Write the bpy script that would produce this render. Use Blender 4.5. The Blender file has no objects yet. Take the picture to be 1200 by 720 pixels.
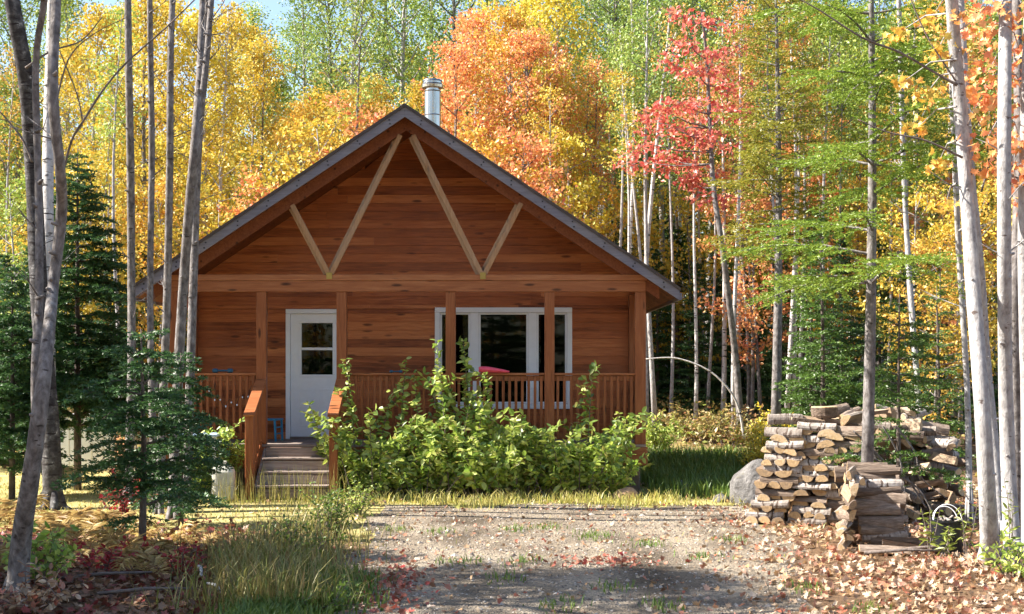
import bpy, math, random
import numpy as np
from mathutils import Vector, Matrix

C = bpy.context.scene.collection
PI = math.pi
FPX = 1600.0          # focal length in photograph pixels
EYE = 2.0
HOR = 430.0
rnd = random.Random(7)

def X(px, Y): return (px - 600.0) / FPX * Y
def Z(py, Y): return EYE + (HOR - py) / FPX * Y
def V(px, py, Y): return Vector((X(px, Y), Y, Z(py, Y)))

# ------------------------------------------------------------------ scene, camera, light
sc = bpy.context.scene
cam = bpy.data.objects.new('camera', bpy.data.cameras.new('camera'))
C.objects.link(cam)
cam.location = (0, 0, EYE)
cam.rotation_euler = (PI / 2, 0, 0)
cam.data.sensor_width = 36
cam.data.lens = 48
cam.data.shift_y = (HOR - 360) / 1200
cam.data.clip_start = 0.1
cam.data.clip_end = 2000
sc.camera = cam

SUN_EL = math.radians(41)
SUN_AZ = math.radians(1)          # to-sun direction: -X turned this much towards +Y
tosun = Vector((-math.cos(SUN_AZ) * math.cos(SUN_EL), math.sin(SUN_AZ) * math.cos(SUN_EL), math.sin(SUN_EL)))
sun = bpy.data.objects.new('sun', bpy.data.lights.new('sun', 'SUN'))
C.objects.link(sun)
sun.data.energy = 5.0
sun.data.angle = math.radians(0.5)
sun.data.color = (1.0, 0.93, 0.82)
sun.rotation_euler = tosun.to_track_quat('Z', 'Y').to_euler()
sun.location = (-30, 10, 40)

w = bpy.data.worlds.new('World')
sc.world = w
w.use_nodes = True
nt = w.node_tree
sky = nt.nodes.new('ShaderNodeTexSky')
sky.sky_type = 'NISHITA'
sky.sun_disc = False
sky.sun_elevation = SUN_EL
sky.sun_rotation = math.radians(270) + SUN_AZ
nt.links.new(sky.outputs[0], nt.nodes['Background'].inputs[0])
nt.nodes['Background'].inputs[1].default_value = 0.085

sc.view_settings.view_transform = 'Standard'
sc.view_settings.look = 'None'
sc.view_settings.gamma = 1
sc.view_settings.use_curve_mapping = False
sc.view_settings.exposure = 1.74
cy = sc.cycles
cy.max_bounces = 7
cy.diffuse_bounces = 4
cy.glossy_bounces = 2
cy.transmission_bounces = 4
cy.transparent_max_bounces = 6
cy.use_denoising = True
try:
    cy.denoiser = 'OPENIMAGEDENOISE'
    cy.denoising_prefilter = 'ACCURATE'
except Exception:
    pass
cy.sample_clamp_indirect = 6
cy.use_adaptive_sampling = True
cy.adaptive_threshold = 0.02

# ------------------------------------------------------------------ materials
MATS = {}
def new_mat(name):
    m = bpy.data.materials.new(name)
    m.use_nodes = True
    m.node_tree.nodes.clear()
    MATS[name] = m
    return m, m.node_tree.nodes, m.node_tree.links

def ramp(n, stops, interp='LINEAR'):
    r = n.new('ShaderNodeValToRGB')
    cr = r.color_ramp
    cr.interpolation = interp
    while len(cr.elements) < len(stops):
        cr.elements.new(0.5)
    for e, (p, c) in zip(cr.elements, stops):
        e.position = p
        e.color = (*c, 1)
    return r

def leaf_mat(name, cols, trans=0.32, gloss=0.04, objvar=0.14):
    cols = [tuple(.8 * x for x in c) for c in cols]
    m, n, l = new_mat(name)
    geo = n.new('ShaderNodeNewGeometry')
    k = len(cols)
    r = ramp(n, [(i / (k - 1), c) for i, c in enumerate(cols)])
    l.new(geo.outputs['Random Per Island'], r.inputs[0])
    oi = n.new('ShaderNodeObjectInfo')
    mr = n.new('ShaderNodeMapRange')
    mr.inputs[3].default_value = 1 - objvar
    mr.inputs[4].default_value = 1 + objvar
    l.new(oi.outputs['Random'], mr.inputs[0])
    mix = n.new('ShaderNodeMix'); mix.data_type = 'RGBA'; mix.blend_type = 'MULTIPLY'
    mix.inputs[0].default_value = 1
    l.new(r.outputs[0], mix.inputs[6])
    l.new(mr.outputs[0], mix.inputs[7])
    col = mix.outputs[2]
    d = n.new('ShaderNodeBsdfDiffuse'); l.new(col, d.inputs[0])
    t = n.new('ShaderNodeBsdfTranslucent'); l.new(col, t.inputs[0])
    ms = n.new('ShaderNodeMixShader'); ms.inputs[0].default_value = trans
    l.new(d.outputs[0], ms.inputs[1]); l.new(t.outputs[0], ms.inputs[2])
    g = n.new('ShaderNodeBsdfGlossy'); g.inputs['Roughness'].default_value = 0.45
    m2 = n.new('ShaderNodeMixShader'); m2.inputs[0].default_value = gloss
    l.new(ms.outputs[0], m2.inputs[1]); l.new(g.outputs[0], m2.inputs[2])
    o = n.new('ShaderNodeOutputMaterial'); l.new(m2.outputs[0], o.inputs[0])
    return m

def wood_mat(name, c_dark, c_mid, c_light, axis='X', rough=0.6, knots=True, island=0.5, bump=0.15, grey=None, spec=0.25):
    """stained wood, grain along one axis, a tint per board (island)."""
    m, n, l = new_mat(name)
    tc = n.new('ShaderNodeTexCoord')
    geo = n.new('ShaderNodeNewGeometry')
    off = n.new('ShaderNodeVectorMath'); off.operation = 'SCALE'
    comb = n.new('ShaderNodeCombineXYZ')
    for i in range(3): comb.inputs[i].default_value = 1
    l.new(comb.outputs[0], off.inputs[0])
    mul = n.new('ShaderNodeMath'); mul.operation = 'MULTIPLY'; mul.inputs[1].default_value = 37
    l.new(geo.outputs['Random Per Island'], mul.inputs[0])
    l.new(mul.outputs[0], off.inputs['Scale'])
    add = n.new('ShaderNodeVectorMath'); add.operation = 'ADD'
    l.new(tc.outputs['Object'], add.inputs[0]); l.new(off.outputs[0], add.inputs[1])
    mp = n.new('ShaderNodeMapping')
    s = {'X': (1.0, 14, 14), 'Y': (14, 1.0, 14), 'Z': (14, 14, 1.0)}[axis]
    mp.inputs['Scale'].default_value = s
    l.new(add.outputs[0], mp.inputs[0])
    no = n.new('ShaderNodeTexNoise'); no.inputs['Scale'].default_value = 2.2
    no.inputs['Detail'].default_value = 6; no.inputs['Roughness'].default_value = 0.62
    no.inputs['Distortion'].default_value = 0.7
    l.new(mp.outputs[0], no.inputs[0])
    mixv = n.new('ShaderNodeMath'); mixv.operation = 'MULTIPLY_ADD'
    mixv.inputs[1].default_value = island; mixv.inputs[2].default_value = -island / 2
    l.new(geo.outputs['Random Per Island'], mixv.inputs[0])
    sm = n.new('ShaderNodeMath'); sm.operation = 'ADD'
    l.new(no.outputs[0], sm.inputs[0]); l.new(mixv.outputs[0], sm.inputs[1])
    r = ramp(n, [(0.22, c_dark), (0.5, c_mid), (0.78, c_light)])
    l.new(sm.outputs[0], r.inputs[0])
    col = r.outputs[0]
    if knots:
        mk = n.new('ShaderNodeMapping')
        ks = {'X': (1.3, 5, 5), 'Y': (5, 1.3, 5), 'Z': (5, 5, 1.3)}[axis]
        mk.inputs['Scale'].default_value = ks
        l.new(add.outputs[0], mk.inputs[0])
        vo = n.new('ShaderNodeTexVoronoi'); vo.inputs['Scale'].default_value = 1.4
        l.new(mk.outputs[0], vo.inputs[0])
        kr = ramp(n, [(0.0, (1, 1, 1)), (0.11, (0.8, 0.8, 0.8)), (0.19, (0, 0, 0))])
        l.new(vo.outputs['Distance'], kr.inputs[0])
        mm = n.new('ShaderNodeMix'); mm.data_type = 'RGBA'
        l.new(kr.outputs[0], mm.inputs[0]); l.new(col, mm.inputs[6])
        mm.inputs[7].default_value = (c_dark[0] * .3, c_dark[1] * .3, c_dark[2] * .3, 1)
        col = mm.outputs[2]
    if grey:
        n2 = n.new('ShaderNodeTexNoise'); n2.inputs['Scale'].default_value = 1.6; n2.inputs['Detail'].default_value = 5
        l.new(tc.outputs['Object'], n2.inputs[0])
        gr = ramp(n, [(0.35, (0, 0, 0)), (0.68, (.55, .55, .55))])
        l.new(n2.outputs[0], gr.inputs[0])
        mm = n.new('ShaderNodeMix'); mm.data_type = 'RGBA'
        l.new(gr.outputs[0], mm.inputs[0]); l.new(col, mm.inputs[6])
        mm.inputs[7].default_value = (*grey, 1)
        col = mm.outputs[2]
    p = n.new('ShaderNodeBsdfPrincipled')
    l.new(col, p.inputs['Base Color'])
    p.inputs['Roughness'].default_value = rough
    p.inputs['Specular IOR Level'].default_value = spec
    bu = n.new('ShaderNodeBump'); bu.inputs['Strength'].default_value = bump; bu.inputs['Distance'].default_value = 0.01
    l.new(no.outputs[0], bu.inputs['Height']); l.new(bu.outputs[0], p.inputs['Normal'])
    o = n.new('ShaderNodeOutputMaterial'); l.new(p.outputs[0], o.inputs[0])
    return m

def noise_mat(name, stops, scale=5, stretch=(1, 1, 1), rough=0.7, bump=0.3, dist=0.02, detail=6, metallic=0, spec=0.3, island=0.0, second=None, objr=0.0):
    m, n, l = new_mat(name)
    tc = n.new('ShaderNodeTexCoord')
    mp = n.new('ShaderNodeMapping'); mp.inputs['Scale'].default_value = stretch
    l.new(tc.outputs['Object'], mp.inputs[0])
    no = n.new('ShaderNodeTexNoise'); no.inputs['Scale'].default_value = scale
    no.inputs['Detail'].default_value = detail; no.inputs['Roughness'].default_value = 0.65
    l.new(mp.outputs[0], no.inputs[0])
    fac = no.outputs[0]
    if island:
        geo = n.new('ShaderNodeNewGeometry')
        mv = n.new('ShaderNodeMath'); mv.operation = 'MULTIPLY_ADD'
        mv.inputs[1].default_value = island; mv.inputs[2].default_value = -island / 2
        l.new(geo.outputs['Random Per Island'], mv.inputs[0])
        sm = n.new('ShaderNodeMath'); sm.operation = 'ADD'
        l.new(fac, sm.inputs[0]); l.new(mv.outputs[0], sm.inputs[1])
        fac = sm.outputs[0]
    if objr:
        oi = n.new('ShaderNodeObjectInfo')
        mv = n.new('ShaderNodeMath'); mv.operation = 'MULTIPLY_ADD'
        mv.inputs[1].default_value = objr; mv.inputs[2].default_value = -objr / 2
        l.new(oi.outputs['Random'], mv.inputs[0])
        sm = n.new('ShaderNodeMath'); sm.operation = 'ADD'
        l.new(fac, sm.inputs[0]); l.new(mv.outputs[0], sm.inputs[1])
        fac = sm.outputs[0]
    r = ramp(n, stops)
    l.new(fac, r.inputs[0])
    col = r.outputs[0]
    if second:       # (scale, stretch, threshold, colour): marks of a shape of their own
        mp2 = n.new('ShaderNodeMapping'); mp2.inputs['Scale'].default_value = second[1]
        l.new(tc.outputs['Object'], mp2.inputs[0])
        n2 = n.new('ShaderNodeTexNoise'); n2.inputs['Scale'].default_value = second[0]; n2.inputs['Detail'].default_value = 3
        l.new(mp2.outputs[0], n2.inputs[0])
        r2 = ramp(n, [(second[2], (0, 0, 0)), (second[2] + 0.05, (1, 1, 1))])
        l.new(n2.outputs[0], r2.inputs[0])
        mm = n.new('ShaderNodeMix'); mm.data_type = 'RGBA'
        l.new(r2.outputs[0], mm.inputs[0]); l.new(col, mm.inputs[6]); mm.inputs[7].default_value = (*second[3], 1)
        col = mm.outputs[2]
    p = n.new('ShaderNodeBsdfPrincipled')
    l.new(col, p.inputs['Base Color'])
    p.inputs['Roughness'].default_value = rough
    p.inputs['Metallic'].default_value = metallic
    p.inputs['Specular IOR Level'].default_value = spec
    if bump:
        bu = n.new('ShaderNodeBump'); bu.inputs['Strength'].default_value = bump; bu.inputs['Distance'].default_value = dist
        l.new(no.outputs[0], bu.inputs['Height']); l.new(bu.outputs[0], p.inputs['Normal'])
    o = n.new('ShaderNodeOutputMaterial'); l.new(p.outputs[0], o.inputs[0])
    return m

def flat(name, c, rough=0.6, metallic=0, spec=0.4, var=0.12, scale=9):
    a = tuple(max(0, x * (1 - var)) for x in c); b = tuple(min(1, x * (1 + var)) for x in c)
    return noise_mat(name, [(0.3, a), (0.7, b)], scale=scale, rough=rough, bump=0.05, dist=0.004, metallic=metallic, spec=spec)

# leaves
LEAF = {
    'gold':   leaf_mat('leaf gold', [(.70, .42, .04), (.84, .58, .07), (.88, .67, .11), (.72, .60, .10), (.54, .52, .10)]),
    'yellow': leaf_mat('leaf yellow', [(.84, .60, .05), (.90, .72, .07), (.90, .76, .13), (.70, .66, .10)]),
    'lime':   leaf_mat('leaf lime', [(.32, .44, .08), (.44, .55, .11), (.26, .40, .07), (.60, .62, .13), (.38, .50, .10)]),
    'green':  leaf_mat('leaf green', [(.16, .28, .06), (.26, .39, .08), (.38, .50, .11), (.20, .33, .07), (.50, .55, .12)]),
    'orange': leaf_mat('leaf orange', [(.95, .36, .16), (.95, .52, .15), (.92, .26, .15), (.96, .64, .22), (.94, .32, .19)]),
    'amber':  leaf_mat('leaf amber', [(.80, .46, .06), (.85, .56, .08), (.78, .36, .07), (.66, .56, .11), (.88, .62, .13)]),
    'red':    leaf_mat('leaf red', [(.98, .19, .15), (1.0, .29, .22), (.92, .13, .12), (1.0, .48, .28), (.98, .22, .20)]),
    'olive':  leaf_mat('leaf olive', [(.20, .24, .03), (.40, .36, .04), (.30, .30, .04), (.56, .40, .05)]),
    'shrub':  leaf_mat('leaf shrub', [(.09, .18, .03), (.42, .60, .09), (.72, .84, .16), (.22, .38, .05), (.86, .92, .26), (.36, .54, .08), (.14, .26, .04), (.56, .50, .13)], trans=.45, gloss=.05),
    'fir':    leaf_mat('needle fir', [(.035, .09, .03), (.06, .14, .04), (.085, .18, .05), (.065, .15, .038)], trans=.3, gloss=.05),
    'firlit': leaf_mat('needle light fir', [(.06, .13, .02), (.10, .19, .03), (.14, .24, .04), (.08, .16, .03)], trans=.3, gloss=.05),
    'hemlock': leaf_mat('needle hemlock', [(.14, .24, .03), (.22, .33, .04), (.30, .38, .05), (.18, .28, .04)], trans=.35, gloss=.04),
    'larch':  leaf_mat('needle larch', [(.30, .30, .04), (.42, .38, .05), (.24, .28, .04), (.52, .42, .06)], trans=.4),
    'fern':   leaf_mat('fern dry', [(.56, .36, .13), (.78, .58, .24), (.42, .24, .09), (.70, .56, .20), (.36, .20, .08)], trans=.35),
    'litter': leaf_mat('litter', [(.46, .29, .16), (.60, .43, .28), (.52, .14, .08), (.68, .54, .40), (.38, .23, .12), (.58, .34, .16), (.74, .62, .48), (.42, .11, .06), (.28, .17, .10), (.50, .36, .22)], trans=.15),
    'redlitter': leaf_mat('litter red', [(.50, .06, .05), (.58, .26, .16), (.44, .10, .07), (.40, .22, .14), (.62, .12, .10)], trans=.15),
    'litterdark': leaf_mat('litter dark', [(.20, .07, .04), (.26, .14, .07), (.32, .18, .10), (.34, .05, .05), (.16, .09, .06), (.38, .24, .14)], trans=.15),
    'grass':  leaf_mat('grass dry', [(.40, .36, .09), (.56, .46, .14), (.30, .34, .06), (.62, .50, .20), (.24, .32, .05)], trans=.35),
    'verge': leaf_mat('grass verge sunlit', [(.62, .56, .14), (.78, .66, .22), (.50, .54, .10), (.84, .72, .32), (.40, .50, .08)], trans=.4),  # brighter copy of the dry grass, sunlight put into its tints
    'drygrass': leaf_mat('grass rank', [(.30, .28, .08), (.44, .36, .13), (.18, .24, .05), (.36, .24, .10), (.14, .20, .04)], trans=.3),
    'grassgreen': leaf_mat('grass green', [(.09, .17, .03), (.15, .25, .04), (.24, .32, .06), (.12, .20, .03)], trans=.35),
    'under':  leaf_mat('undergrowth', [(.46, .38, .10), (.56, .36, .14), (.26, .32, .06), (.50, .24, .12), (.66, .52, .18), (.20, .25, .05), (.52, .40, .22), (.34, .38, .08)], trans=.35),
    'far':    leaf_mat('far leaves', [(.66, .38, .03), (.34, .36, .05), (.74, .46, .05), (.22, .28, .04), (.60, .44, .05), (.70, .28, .04), (.28, .34, .05)], trans=.4),
    'stalk':  leaf_mat('goldenrod', [(.22, .32, .05), (.40, .44, .08), (.30, .38, .06)], trans=.35),
    'redlow': leaf_mat('red seedling', [(.44, .03, .04), (.54, .06, .06), (.36, .05, .06)], trans=.35),
}

# wood and bark
M_WALL = wood_mat('cedar siding', (.17, .044, .014), (.43, .12, .036), (.62, .22, .075), 'X', rough=.45, island=.5, grey=(.47, .145, .05))
M_GABLE = M_WALL
M_POST = wood_mat('cedar post', (.15, .046, .017), (.27, .086, .030), (.37, .14, .055), 'Z', rough=.5, island=.25)
M_BEAM = wood_mat('cedar beam', (.18, .055, .022), (.31, .105, .038), (.42, .17, .07), 'X', rough=.5, island=.3)
M_BRACE = wood_mat('weathered brace', (.22, .10, .045), (.40, .20, .08), (.52, .32, .17), 'Z', rough=.7, island=.5, grey=(.33, .25, .19))
M_FASCIA = wood_mat('weathered sky tinted fascia', (.13, .11, .11), (.20, .185, .20), (.28, .265, .285), 'X', rough=.6, island=.1, knots=False, grey=(.15, .145, .20))  # weathered grey, with the bluish cast of skylight put into the colour
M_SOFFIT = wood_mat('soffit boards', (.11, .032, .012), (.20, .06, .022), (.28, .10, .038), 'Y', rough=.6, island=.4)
M_STEP = wood_mat('weathered step', (.16, .12, .10), (.27, .21, .18), (.40, .34, .30), 'X', rough=.8, island=.3, knots=False)
M_ROOF = noise_mat('roof metal', [(.3, (.05, .035, .03)), (.7, (.09, .07, .06))], scale=6, rough=.5)
M_WHITE = flat('white paint', (.90, .91, .94), rough=.4, var=.03)
M_VINYL = flat('white vinyl', (.87, .87, .88), rough=.45, var=.03)
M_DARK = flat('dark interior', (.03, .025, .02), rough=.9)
M_STEEL = noise_mat('stove pipe steel', [(.3, (.38, .36, .33)), (.7, (.60, .57, .53))], scale=4, stretch=(6, 6, .5), rough=.2, metallic=1, bump=.03)
M_CONC = noise_mat('pier', [(.3, (.16, .12, .10)), (.7, (.26, .20, .17))], scale=8, rough=.9)
M_BLACK = flat('black plastic', (.012, .013, .016), rough=.35)
M_BLUE = flat('blue paint', (.04, .28, .52), rough=.45)
M_TEAL = flat('teal rubber', (.02, .09, .16), rough=.5)
M_PALEBLUE = flat('pale blue sheet', (.42, .56, .74), rough=.4)
M_JUG = flat('grey white plastic', (.55, .54, .48), rough=.45, var=.18, scale=4)
M_RED = flat('red hull', (.85, .10, .16), rough=.3)
M_BULB = flat('glass bulb', (.65, .72, .85), rough=.2)
M_ROCK = noise_mat('granite', [(.25, (.06, .056, .055)), (.45, (.14, .133, .13)), (.6, (.21, .20, .195)), (.8, (.34, .32, .31))], scale=9, rough=.9, bump=1.0, dist=.08, detail=12, second=(3, (1, 1, 2), .62, (.16, .15, .12)))
M_ROCKTAN = noise_mat('tan stone', [(.3, (.34, .20, .12)), (.7, (.50, .34, .22))], scale=6, rough=.85, bump=.6, dist=.03)
def bark(name, stops, second, scale=9, stretch=(2, 2, 1), bump=.9):
    return noise_mat(name, stops, scale=scale, stretch=stretch, rough=.85, bump=bump, dist=.02, second=second, spec=.2)
B_GREY = bark('grey bark', [(.30, (.07, .06, .055)), (.48, (.165, .148, .142)), (.70, (.31, .29, .285))], (10, (1, 1, 2), .655, (.055, .045, .04)))
B_PALE = bark('pale bark', [(.28, (.18, .165, .16)), (.45, (.33, .315, .31)), (.72, (.50, .485, .48))], (9, (1, 1, 2), .665, (.13, .10, .09)))
B_BIRCH = bark('birch bark', [(.28, (.34, .31, .29)), (.5, (.52, .49, .47)), (.7, (.66, .64, .62))], (5, (.8, .8, 4), .60, (.05, .045, .04)))
B_DARKB = bark('dark birch bark', [(.32, (.028, .025, .025)), (.5, (.06, .055, .055)), (.62, (.13, .125, .125)), (.72, (.55, .53, .51))], (5, (.8, .8, 5), .58, (.025, .02, .02)), scale=4, stretch=(2, 2, 2))
B_CONIF = bark('conifer bark', [(.3, (.07, .055, .045)), (.55, (.15, .12, .105)), (.75, (.26, .23, .20))], (8, (2, 2, 2), .66, (.04, .03, .025)), scale=10)
B_TWIG = bark('twig bark', [(.3, (.10, .08, .07)), (.7, (.22, .18, .16))], (8, (1, 1, 2), .7, (.05, .04, .035)))
L_END = noise_mat('log end', [(.15, (.17, .125, .09)), (.4, (.34, .23, .13)), (.6, (.50, .34, .18)), (.85, (.60, .47, .31))], scale=16, rough=.85, bump=.5, second=(9, (1, 6, 1), .62, (.20, .11, .06)), objr=.45)
L_SPLIT = noise_mat('log split face', [(.15, (.16, .11, .08)), (.4, (.30, .21, .14)), (.6, (.42, .31, .21)), (.85, (.52, .42, .31))], scale=6, stretch=(1, 12, 12), rough=.9, bump=.9, objr=.35)
L_BIRCH = noise_mat('log birch bark', [(.2, (.15, .12, .10)), (.45, (.27, .232, .205)), (.6, (.38, .34, .31)), (.8, (.54, .50, .47))], scale=8, stretch=(3, 1, 1), rough=.85, bump=.7, second=(7, (5, 1, 1), .57, (.10, .07, .055)), objr=.3)
L_BROWN = noise_mat('log brown bark', [(.15, (.07, .05, .04)), (.45, (.17, .125, .095)), (.6, (.27, .205, .16)), (.85, (.40, .325, .27))], scale=10, stretch=(1, 4, 4), rough=.95, bump=1.0, objr=.3)

def glass_mat():
    m, n, l = new_mat('window glass')
    t = n.new('ShaderNodeBsdfTransparent'); t.inputs[0].default_value = (.55, .58, .56, 1)
    g = n.new('ShaderNodeBsdfGlossy'); g.inputs['Roughness'].default_value = 0.02
    g.inputs[0].default_value = (.9, .9, .9, 1)
    f = n.new('ShaderNodeFresnel'); f.inputs[0].default_value = 1.33
    mx = n.new('ShaderNodeMixShader')
    l.new(f.outputs[0], mx.inputs[0]); l.new(t.outputs[0], mx.inputs[1]); l.new(g.outputs[0], mx.inputs[2])
    o = n.new('ShaderNodeOutputMaterial'); l.new(mx.outputs[0], o.inputs[0])
    return m
M_GLASS = glass_mat()

# ------------------------------------------------------------------ mesh building
class MB:
    def __init__(s): s.v, s.f, s.m = [], [], []
    def add(s, vs, fs, mi=0):
        b = len(s.v)
        s.v += [tuple(p) for p in vs]
        s.f += [tuple(b + i for i in f) for f in fs]
        s.m += [mi] * len(fs)
    def box(s, x0, x1, y0, y1, z0, z1, mi=0, ch=0.0, M=None):
        if ch <= 0:
            vs = [(x, y, z) for x in (x0, x1) for y in (y0, y1) for z in (z0, z1)]
            fs = [(0, 1, 3, 2), (4, 6, 7, 5), (0, 4, 5, 1), (2, 3, 7, 6), (0, 2, 6, 4), (1, 5, 7, 3)]
        else:       # chamfered box
            c = min(ch, (x1 - x0) / 2.1, (y1 - y0) / 2.1, (z1 - z0) / 2.1)
            vs, idx = [], {}
            for ix, x in enumerate((x0, x1)):
                for iy, y in enumerate((y0, y1)):
                    for iz, z in enumerate((z0, z1)):
                        sx, sy, sz = (c if ix == 0 else -c), (c if iy == 0 else -c), (c if iz == 0 else -c)
                        idx[ix, iy, iz, 0] = len(vs); vs.append((x, y + sy, z + sz))
                        idx[ix, iy, iz, 1] = len(vs); vs.append((x + sx, y, z + sz))
                        idx[ix, iy, iz, 2] = len(vs); vs.append((x + sx, y + sy, z))
            fs = []
            for a in (0, 1):
                fs.append([idx[a, 0, 0, 0], idx[a, 0, 1, 0], idx[a, 1, 1, 0], idx[a, 1, 0, 0]])
                fs.append([idx[0, a, 0, 1], idx[1, a, 0, 1], idx[1, a, 1, 1], idx[0, a, 1, 1]])
                fs.append([idx[0, 0, a, 2], idx[0, 1, a, 2], idx[1, 1, a, 2], idx[1, 0, a, 2]])
                for b in (0, 1):
                    fs.append([idx[a, b, 0, 0], idx[a, b, 1, 0], idx[a, b, 1, 1], idx[a, b, 0, 1]])
                    fs.append([idx[a, 0, b, 0], idx[a, 1, b, 0], idx[a, 1, b, 2], idx[a, 0, b, 2]])
                    fs.append([idx[0, a, b, 1], idx[1, a, b, 1], idx[1, a, b, 2], idx[0, a, b, 2]])
                    for d in (0, 1):
                        fs.append([idx[a, b, d, 0], idx[a, b, d, 1], idx[a, b, d, 2]])
        if M is not None: vs = [M @ Vector(p) for p in vs]
        s.add(vs, fs, mi)
    def bar(s, p, q, wd, th, up=(0, 0, 1), mi=0, ch=0.004):
        """a plank from p to q: wd across (perpendicular to up), th along up."""
        p, q = Vector(p), Vector(q)
        d = q - p; L = d.length; d.normalize()
        u = Vector(up); u = (u - d * u.dot(d)).normalized(); sd = d.cross(u)
        M = Matrix(((d.x, sd.x, u.x, p.x), (d.y, sd.y, u.y, p.y), (d.z, sd.z, u.z, p.z), (0, 0, 0, 1)))
        s.box(0, L, -wd / 2, wd / 2, -th / 2, th / 2, mi, ch, M)
    def tube(s, pts, rad, n=8, mi=0, caps=True, bumpy=0.0, rg=None):
        pts = [Vector(p) for p in pts]
        k = len(pts)
        vs, prev = [], Vector((1, 0, 0.01))
        for i, p in enumerate(pts):
            d = (pts[min(i + 1, k - 1)] - pts[max(i - 1, 0)])
            if d.length < 1e-9: d = Vector((0, 0, 1))
            d.normalize()
            a = (prev - d * prev.dot(d))
            if a.length < 1e-4: a = d.orthogonal()
            a.normalize(); prev = a
            b = d.cross(a)
            for j in range(n):
                t = 2 * PI * j / n
                r = rad[i] * (1 + (rg.uniform(-bumpy, bumpy) if bumpy else 0))
                vs.append(p + (a * math.cos(t) + b * math.sin(t)) * r)
        fs = [(i * n + j, i * n + (j + 1) % n, (i + 1) * n + (j + 1) % n, (i + 1) * n + j) for i in range(k - 1) for j in range(n)]
        if caps:
            fs.append(tuple(range(n - 1, -1, -1))); fs.append(tuple((k - 1) * n + j for j in range(n)))
        s.add(vs, fs, mi)
    def lathe(s, c, prof, n=20, mi=0):
        c = Vector(c)
        vs = [c + Vector((r * math.cos(2 * PI * j / n), r * math.sin(2 * PI * j / n), z)) for r, z in prof for j in range(n)]
        k = len(prof)
        fs = [(i * n + j, i * n + (j + 1) % n, (i + 1) * n + (j + 1) % n, (i + 1) * n + j) for i in range(k - 1) for j in range(n)]
        fs.append(tuple(range(n - 1, -1, -1))); fs.append(tuple((k - 1) * n + j for j in range(n)))
        s.add(vs, fs, mi)
    def poly(s, pts2, y0, y1, mi=0):
        """an XZ outline given depth y0..y1."""
        k = len(pts2)
        vs = [(x, y0, z) for x, z in pts2] + [(x, y1, z) for x, z in pts2]
        fs = [tuple(range(k)), tuple(range(2 * k - 1, k - 1, -1))] + [(i, i + k, (i + 1) % k + k, (i + 1) % k) for i in range(k)]
        s.add(vs, fs, mi)
    def mesh(s, name, mats, origin=(0, 0, 0), smooth=False):
        me = bpy.data.meshes.new(name)
        o = Vector(origin)
        me.from_pydata([Vector(p) - o for p in s.v], [], s.f)
        for m in mats: me.materials.append(m)
        if len(mats) > 1: me.polygons.foreach_set('material_index', s.m)
        if smooth: me.polygons.foreach_set('use_smooth', [True] * len(me.polygons))
        import bmesh as bmx
        b = bmx.new(); b.from_mesh(me); bmx.ops.recalc_face_normals(b, faces=b.faces); b.to_mesh(me); b.free()
        me.update()
        return me

def link(name, me, parent=None, loc=None):
    o = bpy.data.objects.new(name, me)
    C.objects.link(o)
    if parent is not None: o.parent = parent
    if loc is not None: o.location = loc
    return o
def tag(o, label=None, cat=None, group=None, kind=None):
    if label: o['label'] = label
    if cat: o['category'] = cat
    if group: o['group'] = group
    if kind: o['kind'] = kind
    return o
def thing(name, label, cat, loc=(0, 0, 0), group=None, rz=0.0):
    o = bpy.data.objects.new(name, None)
    C.objects.link(o)
    o.location = loc; o.rotation_euler = (0, 0, rz)
    o.empty_display_size = 0.3
    return tag(o, label, cat, group)
def part(name, mb, mats, parent, origin=None, smooth=False, label=None):
    """a mesh in world coordinates made a child of an unrotated thing at origin."""
    if not isinstance(mats, (list, tuple)): mats = [mats]
    r = parent
    while r.parent: r = r.parent
    me = mb.mesh(name, mats, origin if origin is not None else r.location, smooth)
    o = link(name, me, parent)
    if label: o['label'] = label
    return o

def np_mesh(name, verts, faces, mats, smooth=False):
    me = bpy.data.meshes.new(name)
    me.from_pydata(np.asarray(verts, dtype=np.float32), [], np.asarray(faces, dtype=np.int32))
    for m in mats: me.materials.append(m)
    if smooth: me.polygons.foreach_set('use_smooth', [True] * len(me.polygons))
    me.update()
    return me

RH_V = np.array([(0, 0, 0), (.34, .42, .06), (0, 1, -.05), (-.34, .42, .06)]); RH_F = np.array([(0, 1, 2), (0, 2, 3)])
EL_V = np.array([(0, 0, 0), (.2, .22, .05), (.27, .5, .06), (.16, .8, .02), (0, 1, -.06), (-.16, .8, .02), (-.27, .5, .06), (-.2, .22, .05)])
EL_F = np.array([(0, 1, 2), (0, 2, 4), (2, 3, 4), (0, 4, 6), (4, 5, 6), (0, 6, 7)])
_ma = [(0, 0), (.10, .12), (.42, .02), (.34, .26), (.56, .46), (.28, .50), (.26, .72), (.12, .62), (0, 1.0)]
MA_V = np.array([(x, y, .10 * abs(x) + .05 * y * y) for x, y in _ma] + [(-x, y, .10 * abs(x) + .05 * y * y) for x, y in _ma[1:-1]] + [(0, .4, -.03)])
_order = list(range(0, 9)) + list(range(15, 8, -1))
MA_F = np.array([(16, _order[i], _order[(i + 1) % 16]) for i in range(16)])
ND_V = np.array([(0, 0, 0), (.19, .45, 0), (0, 1, 0), (-.19, .45, 0)]); ND_F = RH_F

def norm(a): return a / np.maximum(np.linalg.norm(a, axis=1, keepdims=True), 1e-9)

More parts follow.
